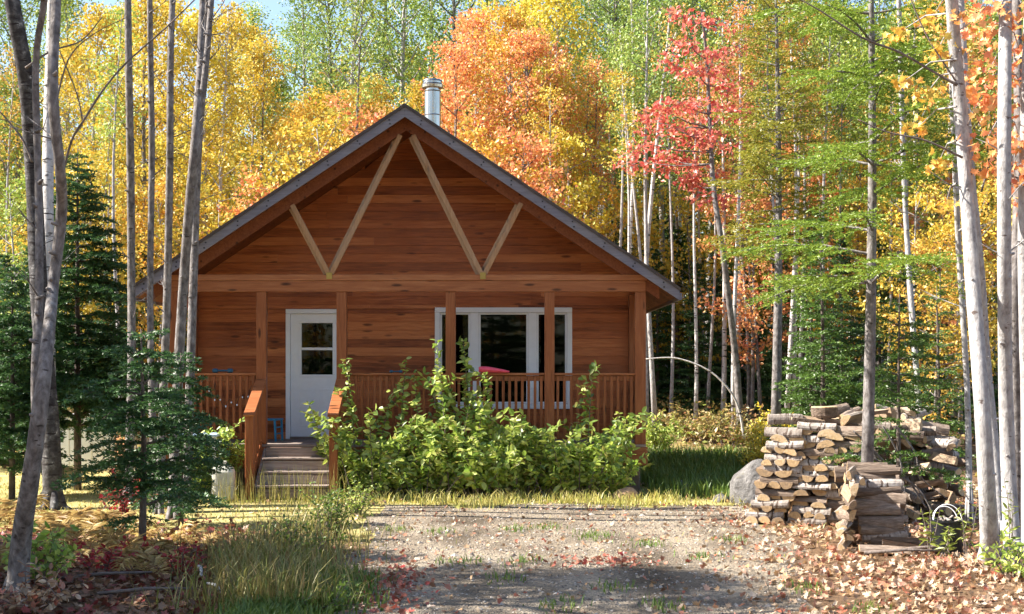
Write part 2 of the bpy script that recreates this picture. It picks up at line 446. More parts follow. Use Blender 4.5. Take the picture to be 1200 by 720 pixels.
def leaves(pos, size, rg, up=0.6, tv=RH_V, tf=RH_F, dirs=None, dirw=0.0, nrm=None, droop=0.0):
    """arrays of many small leaf blades."""
    N = len(pos)
    n = rg.normal(size=(N, 3)); n[:, 2] += up * np.sign(up) if up >= 0 else 0
    if nrm is not None: n = n * 0.25 + nrm
    n = norm(n)
    d = rg.normal(size=(N, 3))
    if dirs is not None: d = norm(d) * (1 - dirw) + dirs * dirw
    d[:, 2] -= droop
    d = norm(d - n * np.sum(d * n, axis=1, keepdims=True))
    b = np.cross(n, d)
    s = np.asarray(size).reshape(-1, 1)
    K = len(tv)
    v = np.empty((N, K, 3))
    for k in range(K):
        v[:, k] = pos + s * (tv[k, 0] * b + tv[k, 1] * d + tv[k, 2] * n)
    f = (np.arange(N) * K).reshape(-1, 1, 1) + tf.reshape(1, -1, 3)
    return v.reshape(-1, 3), f.reshape(-1, 3)

def joined(parts):
    vs, fs, b = [], [], 0
    for v, f in parts:
        vs.append(v); fs.append(f + b); b += len(v)
    return np.concatenate(vs), np.concatenate(fs)

def H(x, y):
    """ground height."""
    t = min(max((y - 23.5) / 12.0, 0), 1); t = t * t * (3 - 2 * t)
    h = 0.55 * t + max(0, y - 36) * 0.012
    h += 0.05 * math.sin(x * .7 + 1.3) * math.sin(y * .5) * min(1, max(0, (abs(x - .5) - 3) / 3))
    h += 0.22 * min(1, max(0, (-3.4 - x) / 2.0)) * max(0, 1 - abs(y - 11.5) / 4.5)      # low bank under the ferns
    h += 0.18 * min(1, max(0, (x - 3.2) / 3.0)) * max(0, 1 - abs(y - 12.0) / 6)
    return h

# ------------------------------------------------------------------ ground
def axis_pts(lo, hi, near_lo, near_hi, step):
    a = list(np.arange(near_lo, near_hi + .01, step))
    x = near_hi; s = step
    while x < hi: s *= 1.35; x += s; a.append(x)
    x = near_lo; s = step
    while x > lo: s *= 1.35; x -= s; a.insert(0, x)
    return a
def height_sheet(name, xs, ys, mat, dz=0.0, keep=None):
    v = [(x, y, H(x, y) + dz) for y in ys for x in xs]
    nx = len(xs)
    f = [(j * nx + i, j * nx + i + 1, (j + 1) * nx + i + 1, (j + 1) * nx + i) for j in range(len(ys) - 1) for i in range(nx - 1)
         if keep is None or keep((xs[i] + xs[i + 1]) / 2, (ys[j] + ys[j + 1]) / 2)]
    me = np_mesh(name, v, f, [mat], smooth=True)
    return link(name, me)

def ground_mat():
    m, n, l = new_mat('ground soil')
    tc = n.new('ShaderNodeTexCoord')
    def noise(sc_, det=6, ro=.65):
        t = n.new('ShaderNodeTexNoise'); t.inputs['Scale'].default_value = sc_; t.inputs['Detail'].default_value = det
        t.inputs['Roughness'].default_value = ro; l.new(tc.outputs['Object'], t.inputs[0]); return t
    a = noise(3.0, 8); b = noise(22, 6, .7); c = noise(.35, 3)
    soil = ramp(n, [(.3, (.07, .045, .03)), (.5, (.16, .10, .06)), (.7, (.28, .17, .09))]); l.new(b.outputs[0], soil.inputs[0])
    turf = ramp(n, [(.3, (.24, .23, .08)), (.5, (.42, .36, .15)), (.7, (.54, .45, .22))]); l.new(a.outputs[0], turf.inputs[0])
    # lawn near the house: mask from position, wobbling edge
    sx = n.new('ShaderNodeSeparateXYZ'); l.new(tc.outputs['Object'], sx.inputs[0])
    def math_(op, i0, i1=None):
        q = n.new('ShaderNodeMath'); q.operation = op
        for k, i in enumerate((i0, i1)):
            if i is None: continue
            if isinstance(i, (int, float)): q.inputs[k].default_value = i
            else: l.new(i, q.inputs[k])
        return q.outputs[0]
    dx = math_('DIVIDE', math_('ADD', sx.outputs[0], 2.5), 10.5)
    dy = math_('DIVIDE', math_('ADD', sx.outputs[1], -23.5), 8.5)
    rr = math_('ADD', math_('MULTIPLY', dx, dx), math_('MULTIPLY', dy, dy))
    rr = math_('ADD', rr, math_('MULTIPLY', a.outputs[0], .8))
    mk = ramp(n, [(.75, (1, 1, 1)), (1.0, (0, 0, 0))])
    mr = n.new('ShaderNodeMath'); mr.operation = 'MULTIPLY'; mr.inputs[1].default_value = .7
    l.new(rr, mr.inputs[0]); l.new(mr.outputs[0], mk.inputs[0])
    mx = n.new('ShaderNodeMix'); mx.data_type = 'RGBA'
    l.new(mk.outputs[0], mx.inputs[0]); l.new(soil.outputs[0], mx.inputs[6]); l.new(turf.outputs[0], mx.inputs[7])
    p = n.new('ShaderNodeBsdfPrincipled'); p.inputs['Roughness'].default_value = .95; p.inputs['Specular IOR Level'].default_value = .1
    l.new(mx.outputs[2], p.inputs['Base Color'])
    bu = n.new('ShaderNodeBump'); bu.inputs['Strength'].default_value = .8; bu.inputs['Distance'].default_value = .05
    l.new(b.outputs[0], bu.inputs['Height']); l.new(bu.outputs[0], p.inputs['Normal'])
    o = n.new('ShaderNodeOutputMaterial'); l.new(p.outputs[0], o.inputs[0])
    return m
def gravel_mat():
    m, n, l = new_mat('driveway gravel')
    tc = n.new('ShaderNodeTexCoord')
    vo = n.new('ShaderNodeTexVoronoi'); vo.inputs['Scale'].default_value = 55; l.new(tc.outputs['Object'], vo.inputs[0])
    no = n.new('ShaderNodeTexNoise'); no.inputs['Scale'].default_value = 1.1; no.inputs['Detail'].default_value = 7; l.new(tc.outputs['Object'], no.inputs[0])
    mpr = n.new('ShaderNodeMapping'); mpr.inputs['Scale'].default_value = (1.5, .22, 1); l.new(tc.outputs['Object'], mpr.inputs[0])
    nr = n.new('ShaderNodeTexNoise'); nr.inputs['Scale'].default_value = 1.2; nr.inputs['Detail'].default_value = 4; l.new(mpr.outputs[0], nr.inputs[0])
    av = n.new('ShaderNodeMath'); av.operation = 'MULTIPLY_ADD'; av.inputs[1].default_value = .5; l.new(nr.outputs[0], av.inputs[0])
    hf = n.new('ShaderNodeMath'); hf.operation = 'MULTIPLY'; hf.inputs[1].default_value = .5; l.new(no.outputs[0], hf.inputs[0]); l.new(hf.outputs[0], av.inputs[2])
    base = ramp(n, [(.36, (.11, .088, .064)), (.48, (.20, .165, .125)), (.62, (.33, .28, .215))]); l.new(av.outputs[0], base.inputs[0])
    gr = ramp(n, [(0, (.55, .55, .55)), (.5, (1, 1, 1)), (1, (1.35, 1.3, 1.25))])
    sp = n.new('ShaderNodeSeparateColor'); l.new(vo.outputs['Color'], sp.inputs[0]); l.new(sp.outputs[0], gr.inputs[0])
    mx = n.new('ShaderNodeMix'); mx.data_type = 'RGBA'; mx.blend_type = 'MULTIPLY'; mx.inputs[0].default_value = .8
    l.new(base.outputs[0], mx.inputs[6]); l.new(gr.outputs[0], mx.inputs[7])
    p = n.new('ShaderNodeBsdfPrincipled'); p.inputs['Roughness'].default_value = .95; p.inputs['Specular IOR Level'].default_value = .15
    l.new(mx.outputs[2], p.inputs['Base Color'])
    n2 = n.new('ShaderNodeTexNoise'); n2.inputs['Scale'].default_value = 9; n2.inputs['Detail'].default_value = 8; l.new(tc.outputs['Object'], n2.inputs[0])
    ad = n.new('ShaderNodeMath'); ad.operation = 'MULTIPLY_ADD'; ad.inputs[1].default_value = -.35
    l.new(vo.outputs['Distance'], ad.inputs[0]); l.new(n2.outputs[0], ad.inputs[2])
    bu = n.new('ShaderNodeBump'); bu.inputs['Strength'].default_value = .9; bu.inputs['Distance'].default_value = .05
    l.new(ad.outputs[0], bu.inputs['Height']); l.new(bu.outputs[0], p.inputs['Normal'])
    o = n.new('ShaderNodeOutputMaterial'); l.new(p.outputs[0], o.inputs[0])
    return m

def drive_left(y): return -1.45 - 0.055 * (y - 11) + .12 * math.sin(y * 1.7) + .05 * math.sin(y * 5.1)
def drive_right(y): return 2.5 + 0.13 * (y - 11) + .15 * math.sin(y * 1.3 + 1) + .05 * math.sin(y * 4.3)
def on_drive(x, y): return drive_left(y) < x < drive_right(y) and y < 19.7 + .28 * math.sin(x * 2.1) + .16 * math.sin(x * 5.3 + 1) + .09 * math.sin(x * 11.7)
tag(height_sheet('ground', axis_pts(-400, 400, -16, 16, .5), axis_pts(-120, 600, 4, 46, .5), ground_mat()), kind='structure')
tag(height_sheet('driveway', axis_pts(-3.5, 6, -3.5, 5.5, .1), axis_pts(-25, 20.4, 8, 20.4, .12), gravel_mat(), .006, on_drive), kind='structure')

# ------------------------------------------------------------------ cabin
CX, F, W, HALF, FL = -1.65, 21.3, 22.85, 3.74, 0.79
BACK = 27.2
L_, R_ = CX - HALF, CX + HALF
SL = 0.668
APEX = 6.02                       # top of the fascia at the ridge
cabin = thing('cabin', 'red brown cedar cabin with gabled porch, white door and steel stove pipe', 'cabin', (CX, F, 0))
def slope_z(x, top): return top - SL * abs(x - CX)

DOOR = (X(335, W), X(407, W), FL, Z(362.5, W))
WIN = (X(511, W), X(669, W), Z(478, W), Z(362, W))
# siding: every course a row of separate boards, cut round the openings and by the roof slope
def siding():
    mb = MB()
    r = random.Random(3)
    z = 0.62
    cuts = sorted([DOOR[2], DOOR[3], WIN[2], WIN[3]])
    top = APEX - .135
    while z < top:
        h = .142
        zs = [z] + [c for c in cuts if z + .004 < c < z + h - .004] + [z + h]
        for a, b in zip(zs, zs[1:]):
            ivs = [(L_, R_)]
            for (x0, x1, z0, z1) in (DOOR, WIN):
                if z0 - .003 <= a and b <= z1 + .003:
                    nv = []
                    for (p, q) in ivs:
                        if p < x0: nv.append((p, min(q, x0)))
                        if q > x1: nv.append((max(p, x1), q))
                        if q <= x0 or p >= x1: pass
                    ivs = nv
            for (p, q) in ivs:
                x = p - r.uniform(0, 1.5)
                while x < q:
                    e = x + r.uniform(2.2, 4.4)
                    if q - e < .5: e = q
                    xa, xb = max(x, p), min(e, q)
                    x = e
                    if xb - xa < .02: continue
                    xa += .0012; xb -= .0012
                    lim0, lim1 = slope_z(xa, top), slope_z(xb, top)
                    a_, b_ = a + .002, b - .003
                    # clip the board by the roof line
                    def half_w(zz): return max(0, (top - zz) / SL)
                    ta, tb = max(xa, CX - half_w(a_)), min(xb, CX + half_w(a_))
                    ua, ub = max(xa, CX - half_w(b_)), min(xb, CX + half_w(b_))
                    if tb - ta < .03: continue
                    if ub <= ua: ua = ub = min(max(CX, ta), tb); ub += .004
                    y = W + r.uniform(-.0015, .0015)
                    vs = [(ta, y, a_), (tb, y, a_), (ub, y + .006, b_), (ua, y + .006, b_), (ta, y + .02, a_), (tb, y + .02, a_), (ub, y + .02, b_), (ua, y + .02, b_)]
                    mb.add(vs, [(0, 1, 2, 3), (4, 7, 6, 5), (0, 4, 5, 1), (3, 2, 6, 7), (0, 3, 7, 4), (1, 5, 6, 2)])
        z += h
    return mb
part('siding', siding(), M_WALL, cabin)
mb = MB()       # walls behind the siding, left open at door and window
yb0, yb1 = W + .022, W + .14
def wallbox(x0, x1, z0, z1): mb.box(x0, x1, yb0, yb1, z0, z1)
wallbox(L_, DOOR[0], .3, 3.2); wallbox(DOOR[0], DOOR[1], .3, DOOR[2]); wallbox(DOOR[0], DOOR[1], DOOR[3], 3.2)
wallbox(DOOR[1], WIN[0], .3, 3.2); wallbox(WIN[0], WIN[1], .3, WIN[2]); wallbox(WIN[0], WIN[1], WIN[3], 3.2); wallbox(WIN[1], R_, .3, 3.2)
mb.poly([(L_, 3.202), (R_, 3.202), (CX, APEX - .14)], yb0, yb1)
mb.box(L_, L_ + .12, yb1, BACK, .3, 3.2); mb.box(R_ - .12, R_, yb1, BACK, .3, 3.2)
mb.box(L_ + .12, R_ - .12, BACK - .12, BACK, .3, 3.2)
mb.poly([(L_ + .12, 3.2), (R_ - .12, 3.2), (CX, APEX - .4)], BACK - .11, BACK - .01)
part('wall', mb, M_WALL, cabin)
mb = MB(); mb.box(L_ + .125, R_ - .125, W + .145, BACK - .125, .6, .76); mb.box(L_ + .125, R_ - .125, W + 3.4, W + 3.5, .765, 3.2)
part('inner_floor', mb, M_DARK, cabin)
mb = MB(); mb.box(L_ + .3, R_ - .3, W + .02, BACK - .2, 0, .29); part('foundation', mb, M_CONC, cabin)

# roof
RF, RB, OV = F - .28, BACK + .45, 4.22
def roof_side(sgn):
    mb = MB()
    t = .035
    # deck slab under thin roofing
    pts = [(CX, APEX - .015), (CX + sgn * (OV + .03), APEX - .015 - SL * (OV + .03)), (CX + sgn * (OV + .03), APEX + t - SL * (OV + .03)), (CX, APEX + t)]
    mb.poly(pts, RF - .03, RB)
    return mb
for sgn in (-1, 1):
    part('roof', roof_side(sgn), M_ROOF, cabin)
    # soffit boards run along the slope direction, laid side by side
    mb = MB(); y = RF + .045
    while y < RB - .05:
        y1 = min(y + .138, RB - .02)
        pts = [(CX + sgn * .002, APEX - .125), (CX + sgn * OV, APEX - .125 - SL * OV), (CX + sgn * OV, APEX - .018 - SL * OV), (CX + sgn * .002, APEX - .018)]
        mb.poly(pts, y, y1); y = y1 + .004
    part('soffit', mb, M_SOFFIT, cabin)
    # fascia with nail heads
    mb = MB()
    fv = .170
    pts = [(CX + sgn * .001, APEX - fv), (CX + sgn * (OV + .01), APEX - fv - SL * (OV + .01)), (CX + sgn * (OV + .01), APEX - .016 - SL * (OV + .01)), (CX + sgn * .001, APEX - .016)]
    mb.poly(pts, RF, RF + .04)
    for k in range(9):
        xx = .25 + k * .47
        for dz in (-.06, -.125):
            x = CX + sgn * (xx + rnd.uniform(-.03, .03)); zz = APEX + dz - SL * abs(x - CX)
            mb.box(x - .012, x + .012, RF - .003, RF + .002, zz - .012, zz + .012, 1)
    part('fascia', mb, [M_FASCIA, M_BLACK], cabin)
    mb = MB()
    mb.box(min(CX + sgn * (OV + .012), CX + sgn * (OV + .05)), max(CX + sgn * (OV + .012), CX + sgn * (OV + .05)), RF + .01, RB, APEX - .17 - SL * OV, APEX - .03 - SL * (OV + .05))
    part('eave_board', mb, M_FASCIA, cabin)
    # truss chord just behind the fascia
    mb = MB()
    e = 3.95
    pts = [(CX + sgn * .001, APEX - .33), (CX + sgn * e, APEX - .33 - SL * e), (CX + sgn * e, APEX - .128 - SL * e), (CX + sgn * .001, APEX - .128)]
    mb.poly(pts, F + .015, F + .075)
    part('rafter', mb, M_SOFFIT, cabin)
# beam: top plate and two stacked faces
mb = MB()
zb0, zb1, zb2 = Z(342, F), Z(329, F), Z(322, F)
mb.box(L_ - .02, R_, F - .005, F + .09, zb0, zb1 - .003, ch=.006)
mb.box(L_ - .02, R_ + .02, F - .012, F + .10, zb1, zb2, ch=.006)
mb.box(L_, R_, F + .095, F + .15, zb0 + .02, zb1 - .01, ch=.004)
part('beam', mb, M_BEAM, cabin)
# braces, each a doubled plank
for (a, b) in (((342, 240), (385, 321)), ((469, 158), (388, 321)), ((484, 158), (564, 321)), ((611, 238), (568, 321))):
    mb = MB()
    p, q = V(*a, F), V(*b, F); p.y = q.y = F + .03
    mb.bar(p, q, .05, .075, up=Vector((q - p)).cross(Vector((0, 1, 0))), ch=.004)
    d2 = Vector((q - p)).normalized().cross(Vector((0, 1, 0)))
    p2, q2 = p.copy(), q.copy(); p2.y = q2.y = F + .115
    mb.bar(p2 - d2 * .035, q2 - d2 * .035, .04, .10, up=d2, ch=.004)
    part('brace', mb, M_BRACE, cabin)
M_BRASS = flat('brass plate', (.40, .27, .06), rough=.5)
for px in (386, 566):
    mb = MB(); c = V(px, 324, F); mb.box(c.x - .045, c.x + .045, F - .022, F - .012, c.z - .045, c.z + .06, ch=.004)
    part('brace_plate', mb, M_BRASS, cabin)
# posts
for px, wd in ((203, .17), (306, .155), (400, .155), (528, .155), (644, .155), (749, .17)):
    mb = MB(); c = X(px, F)
    if px == 749: c = R_ - wd / 2
    if px == 203: c = L_ + wd / 2
    mb.box(c - wd / 2, c + wd / 2, F + .002, F + .14, FL if px in (306, 400, 528, 644) else .50, zb0 - .002, ch=.008)
    part('post', mb, M_POST, cabin)
for sx in (L_ + .005, R_ - .145):
    mb = MB(); mb.box(sx, sx + .14, W - .15, W - .006, FL, 3.2, ch=.006); part('post', mb, M_POST, cabin)
for sx in (L_ + .02, R_ - .12):         # side beams over the porch ends
    mb = MB(); mb.box(sx, sx + .1, F + .152, W - .006, zb0 + .02, zb2 - .01, ch=.005); part('side_beam', mb, M_POST, cabin)
# porch deck and skirt
mb = MB(); y = F - .03
while y < W - .01:
    mb.box(L_, R_, y, min(y + .138, W - .004), FL - .04, FL - .002, ch=.004); y += .143
part('porch_deck', mb, M_STEP, cabin)
mb = MB()
mb.box(L_ - .02, R_ + .02, F - .035, F, .46, FL - .045, ch=.006)
mb.box(R_, R_ + .03, F + .002, W, .46, FL - .045, ch=.006); mb.box(L_ - .03, L_, F + .002, W, .46, FL - .045, ch=.006)
part('porch_skirt', mb, M_BEAM, cabin)
for px in (L_ + .2, -3.2, -1.2, .4, R_ - .2):
    mb = MB(); mb.box(px - .11, px + .11, F + .03, F + .25, -.1, .5, ch=.01); part('pier', mb, M_CONC, cabin)
# railings
def railing(p, q, n_bal, subs=True):
    """p, q: ends along the porch edge."""
    mb = MB()
    p, q = Vector(p), Vector(q)
    mb.bar(p + Vector((0, 0, 1.885)), q + Vector((0, 0, 1.885)), .14, .036, ch=.005)
    mb.bar(p + Vector((0, 0, 1.82)), q + Vector((0, 0, 1.82)), .036, .085, ch=.004)
    rail = part('railing', mb, M_BEAM, cabin)
    mb = MB(); mb.bar(p + Vector((0, 0, .925)), q + Vector((0, 0, .925)), .036, .085, ch=.004); part('bottom_rail', mb, M_BEAM, rail)
    d = (q - p)
    mbs = MB()
    for k in range(n_bal):
        c = p + d * ((k + .5) / n_bal)
        b = MB() if subs else mbs
        off = Vector((0, -.037, 0)) if abs(d.x) > abs(d.y) else Vector((.037, 0, 0))
        cc = c + off
        b.box(cc.x - .021, cc.x + .021, cc.y - .018, cc.y + .018, .885, 1.855, ch=.003)
        if subs: part('baluster', b, M_POST, rail)
    if not subs: part('balusters', mbs, M_POST, rail)
yr = F + .085
pw = .0775
segs = [(L_ + .17, X(306, F) - pw, 12), (X(400, F) + pw, X(528, F) - pw, 16), (X(528, F) + pw, X(644, F) - pw, 14), (X(644, F) + pw, R_ - .17, 12)]
for a, b, n_ in segs: railing((a, yr, 0), (b, yr, 0), n_)
railing((R_ - .07, F + .142, 0), (R_ - .07, W - .152, 0), 11)
railing((L_ + .07, F + .142, 0), (L_ + .07, W - .152, 0), 11)
# stairs
sx0, sx1 = X(306, F) + .085, X(400, F) - .085
mb = MB()
NY = F - .92
for k in range(4):
    z1 = FL - .19 * k - (.045 if k == 0 else .04)
    y0 = F - .036 - .28 * k
    mb.box(sx0, sx1, y0 - .022, y0, max(z1 - .15, 0), z1 - .003, ch=.003)
for sx in (sx0 - .035, sx1 + .001):
    mb.add([(sx, F - .04, 0), (sx, NY + .08, 0), (sx, NY + .08, .2), (sx, F - .04, FL - .06),
            (sx + .034, F - .04, 0), (sx + .034, NY + .08, 0), (sx + .034, NY + .08, .2), (sx + .034, F - .04, FL - .06)],
           [(0, 1, 2, 3), (4, 7, 6, 5), (0, 4, 5, 1), (1, 5, 6, 2), (2, 6, 7, 3), (3, 7, 4, 0)])
stairs = part('stairs', mb, M_STEP, cabin)
for k in range(1, 4):
    z1 = FL - .19 * k
    y0 = F - .036 - .28 * k
    mb = MB(); mb.box(sx0 - .002, sx1 + .002, y0 - .045, y0 + .10, z1 - .03, z1, ch=.005); mb.box(sx0 - .002, sx1 + .002, y0 + .105, y0 + .256, z1 - .03, z1 - .001, ch=.005)
    part('tread', mb, M_STEP, stairs)
for px in (306, 400):
    c = X(px, F)
    mb = MB()
    mb.box(c - .062, c + .062, NY - .055, NY + .055, 0, 1.27, ch=.006)
    hr = part('stair_rail', mb, M_POST, cabin)
    mb = MB(); mb.bar((c, F + .03, 1.80), (c, NY - .09, 1.27), .165, .038, ch=.005); part('handrail', mb, M_BEAM, hr)
    mb = MB()
    for k in range(5):
        y = NY + .17 + k * .155; t = (F - y) / (F - NY)
        mb.box(c - .02, c + .02, y - .02, y + .02, max(.1, FL - .12 - t * .70), 1.77 - t * .5, ch=.003)
    mb.bar((c, F, FL + .02), (c, NY + .05, .18), .036, .14, ch=.004)
    part('baluster_panel', mb, M_POST, hr)

# window
def frame_ring(mb, x0, x1, z0, z1, wd, y0, y1, mi=0, ch=.005):
    mb.box(x0, x1, y0, y1, z1 - wd, z1, mi, ch); mb.box(x0, x1, y0, y1, z0, z0 + wd, mi, ch)
    mb.box(x0, x0 + wd, y0, y1, z0 + wd + .0015, z1 - wd - .0015, mi, ch); mb.box(x1 - wd, x1, y0, y1, z0 + wd + .0015, z1 - wd - .0015, mi, ch)
x0, x1, z0, z1 = WIN
mb = MB()
frame_ring(mb, x0 - .02, x1 + .02, z0 - .02, z1 + .02, .085, W - .03, W + .03)
win = part('window', mb, M_VINYL, cabin)
m1, m2, m3, m4 = X(551, W), X(561, W), X(619, W), X(629, W)
mb = MB()
mb.box(m1, m2, W - .012, W + .06, z0 + .067, z1 - .067, ch=.004); mb.box(m3, m4, W - .012, W + .06, z0 + .067, z1 - .067, ch=.004)
panes = [(x0 + .067, m1 - .002), (m2 + .002, m3 - .002), (m4 + .002, x1 - .067)]
for a, b in panes: frame_ring(mb, a, b, z0 + .068, z1 - .068, .03, W + .006, W + .05)
part('sash', mb, M_VINYL, win)
for a, b in panes:
    mb = MB(); mb.box(a + .031, b - .031, W + .03, W + .036, z0 + .1, z1 - .1); part('pane', mb, M_GLASS, win)
# door
x0, x1, z0, z1 = DOOR
mb = MB()
mb.box(x0, x1, W - .028, W + .1, z1 - .075, z1, ch=.005); mb.box(x0, x0 + .075, W - .028, W + .1, z0 + .002, z1 - .077, ch=.005); mb.box(x1 - .075, x1, W - .028, W + .1, z0 + .002, z1 - .077, ch=.005)
mb.box(x0 + .077, x1 - .077, W - .05, W + .1, z0 + .001, z0 + .035, 1)
dfr = part('door_frame', mb, [M_WHITE, M_CONC], cabin)
dx0, dx1, dz0, dz1 = x0 + .08, x1 - .08, z0 + .04, z1 - .08
wx0, wx1, wz0, wz1 = X(350.5, W), X(392.5, W), Z(442, W), Z(376, W)
mb = MB()
y0, y1 = W + .012, W + .055
mb.box(dx0, wx0, y0, y1, dz0, dz1); mb.box(wx1, dx1, y0, y1, dz0, dz1); mb.box(wx0 + .0005, wx1 - .0005, y0, y1, wz1, dz1); mb.box(wx0 + .0005, wx1 - .0005, y0, y1, dz0, wz0)
for (a, b) in ((dx0 + .12, (dx0 + dx1) / 2 - .04), ((dx0 + dx1) / 2 + .04, dx1 - .12)):
    frame_ring(mb, a, b, dz0 + .17, dz0 + .80, .022, y0 - .006, y0 - .001, ch=.003)
    mb.box(a + .05, b - .05, y0 - .005, y0 - .001, dz0 + .22, dz0 + .75, ch=.003)
door = part('door', mb, M_WHITE, cabin)
mb = MB(); frame_ring(mb, wx0, wx1, wz0, wz1, .04, y0 - .014, y1 + .005); zm = Z(409, W); mb.box(wx0 + .041, wx1 - .041, y0 - .012, y1, zm - .022, zm + .022, ch=.003)
part('door_window_frame', mb, M_WHITE, door)
for a, b in ((wz0 + .041, zm - .023), (zm + .023, wz1 - .041)):
    mb = MB(); mb.box(wx0 + .041, wx1 - .041, y0 + .015, y0 + .02, a, b); part('pane', mb, M_GLASS, door)
mb = MB()
hx = dx1 - .07
mb.lathe((hx, y0 - .03, FL + .98), [(.012, -.012), (.028, -.02), (.03, 0), (.028, .02), (.012, .026)], 14); mb.box(hx - .008, hx + .008, y0 - .028, y0 - .001, FL + .972, FL + .988)
part('handle', mb, M_STEEL, door)
# stove pipe
cp = Vector((X(507, 24.2), 24.2, 0)); zt, zc, zb = Z(93, 24.2), Z(107, 24.2), 5.2
mb = MB(); mb.lathe(cp, [(.145, zb), (.145, zc + .01)], 24)
zf = slope_z(cp.x, APEX) + .02
mb.lathe(cp, [(.27, zf - .12), (.2, zf + .05), (.15, zf + .12)], 20)
pipe = part('stove_pipe', mb, M_STEEL, cabin, smooth=False)
mb = MB(); mb.lathe(cp, [(.12, zc + .011), (.12, zc + .05), (.19, zc + .055), (.195, zc + .10), (.17, zc + .13), (.17, zc + .16), (.185, zc + .165), (.17, zt - .02), (.10, zt), (.02, zt + .005)], 24)
part('pipe_cap', mb, M_STEEL, pipe)
mb = MB()
for k in range(3): mb.lathe(cp, [(.148, zc - .02 - .42 * k), (.155, zc - .01 - .42 * k), (.148, zc - .42 * k)], 24)
part('pipe_band', mb, M_STEEL, pipe)

# ------------------------------------------------------------------ small things round the cabin
c = V(579, 437, F + .08); c.z = 1.905  # cushion stands in for a pinkish shape at the window
t = thing('cushion', 'pinkish red wedge cushion on the porch rail, standing in for a shape at the window', 'cushion', c)
import bmesh
mb = MB(); vs = []; n_ = 20
for i in range(9):
    u = i / 8; x = -.24 + .48 * u; h_ = (.125 * (1 - u) + .04 * u) * (.75 + .25 * math.sin(PI * min(1, .1 + u * .85)))
    for j in range(n_):
        a = 2 * PI * j / n_; e = (abs(math.cos(a)) ** 3 + abs(math.sin(a)) ** 3) ** (-1 / 3)
        k = 1 if 0 < i < 8 else .8
        vs.append((c.x + x, c.y + .11 * math.cos(a) * e * k, c.z + h_ / 2 + h_ / 2 * math.sin(a) * e * k))
mb.add(vs, [(i * n_ + j, i * n_ + (j + 1) % n_, (i + 1) * n_ + (j + 1) % n_, (i + 1) * n_ + j) for i in range(8) for j in range(n_)] + [tuple(range(n_)), tuple(8 * n_ + j for j in range(n_))])
part('body', mb, M_RED, t, smooth=True)
m = MB(); m.tube([Vector((c.x - .235 + .47 * i / 8, c.y - .112, c.z + .5 * ((.125 * (1 - i / 8) + .04 * i / 8) * (.75 + .25 * math.sin(PI * min(1, .1 + i / 8 * .85)))))) for i in range(9)], [.006] * 9, 6); part('piping', m, M_RED, t)

def chair(name, label, c, s, mat, rz, group=None):
    t = thing(name, label, 'chair', c, group, rz)
    o = Vector((0, 0, 0))
    for sx in (-.2, .2):
        m = MB(); m.bar((sx * s, .18 * s, 0), (sx * s, .30 * s, .98 * s), .035 * s, .045 * s, up=(0, 1, 0)); part('leg', m, mat, t, o)
        m = MB(); m.bar((sx * s, -.2 * s, 0), (sx * s, -.18 * s, .44 * s), .035 * s, .04 * s, up=(0, 1, 0)); part('leg', m, mat, t, o)
    m = MB(); m.box(-.22 * s, .22 * s, -.22 * s, .2 * s, .42 * s, .455 * s, ch=.008); part('seat', m, mat, t, o)
    m = MB()
    for k in range(3): m.bar((-.185 * s, (.235 + .012 * k) * s, (.58 + .16 * k) * s), (.185 * s, (.235 + .012 * k) * s, (.58 + .16 * k) * s), .02 * s, .085 * s)
    for zz in (.15, .28): m.bar((-.185 * s, -.19 * s, zz * s), (.185 * s, -.19 * s, zz * s), .022 * s, .026 * s)
    part('backrest', m, mat, t, o)
    return t
chair('ladder_back_chair', 'small blue ladder back chair on the porch left of the white door', (X(316, 22.3), 22.3, FL), .80, M_BLUE, math.radians(80))

def dumbbell(label, px, s, mat):
    c = Vector((X(px, F + .07), F + .07, 1.905 + .03 * s))
    t = thing('dumbbell', label, 'dumbbell', c, 'blue weights left on the porch rail')
    m = MB(); m.tube([c + Vector((-.1 * s, 0, 0)), c + Vector((.1 * s, 0, 0))], [.014 * s] * 2, 10); part('grip', m, mat, t)
    for q in (-1, 1):
        m = MB(); m.tube([c + Vector((q * .07 * s, 0, 0)), c + Vector((q * .085 * s, 0, 0)), c + Vector((q * .13 * s, 0, 0)), c + Vector((q * .145 * s, 0, 0))], [.022 * s, .032 * s, .032 * s, .02 * s], 6); part('weight', m, mat, t)
dumbbell('blue dumbbell lying on the porch rail left of the steps', 261, 1.1, M_TEAL)
dumbbell('dark blue dumbbell lying on the porch rail right of the door', 464, .7, M_TEAL)

t = thing('string_lights', 'drooping string of pale bulbs along the left porch railing', 'string lights', (X(262, F), F + .02, 1.7))
mb = MB(); pts = []
for k in range(25):
    u = k / 24; pts.append(V(243 + 52 * u, 452 + 16 * math.sin(u * PI) + 10 * math.sin(u * PI * 4) ** 2, F + .0))
mb.tube(pts, [.004] * 25, 5); part('cable', mb, M_BLACK, t)
for k in range(1, 25, 3):
    m = MB(); p = pts[k]; m.lathe((p.x, p.y, p.z - .035), [(.004, 0), (.011, .008), (.013, .02), (.006, .03)], 8); part('bulb', m, M_BULB, t)

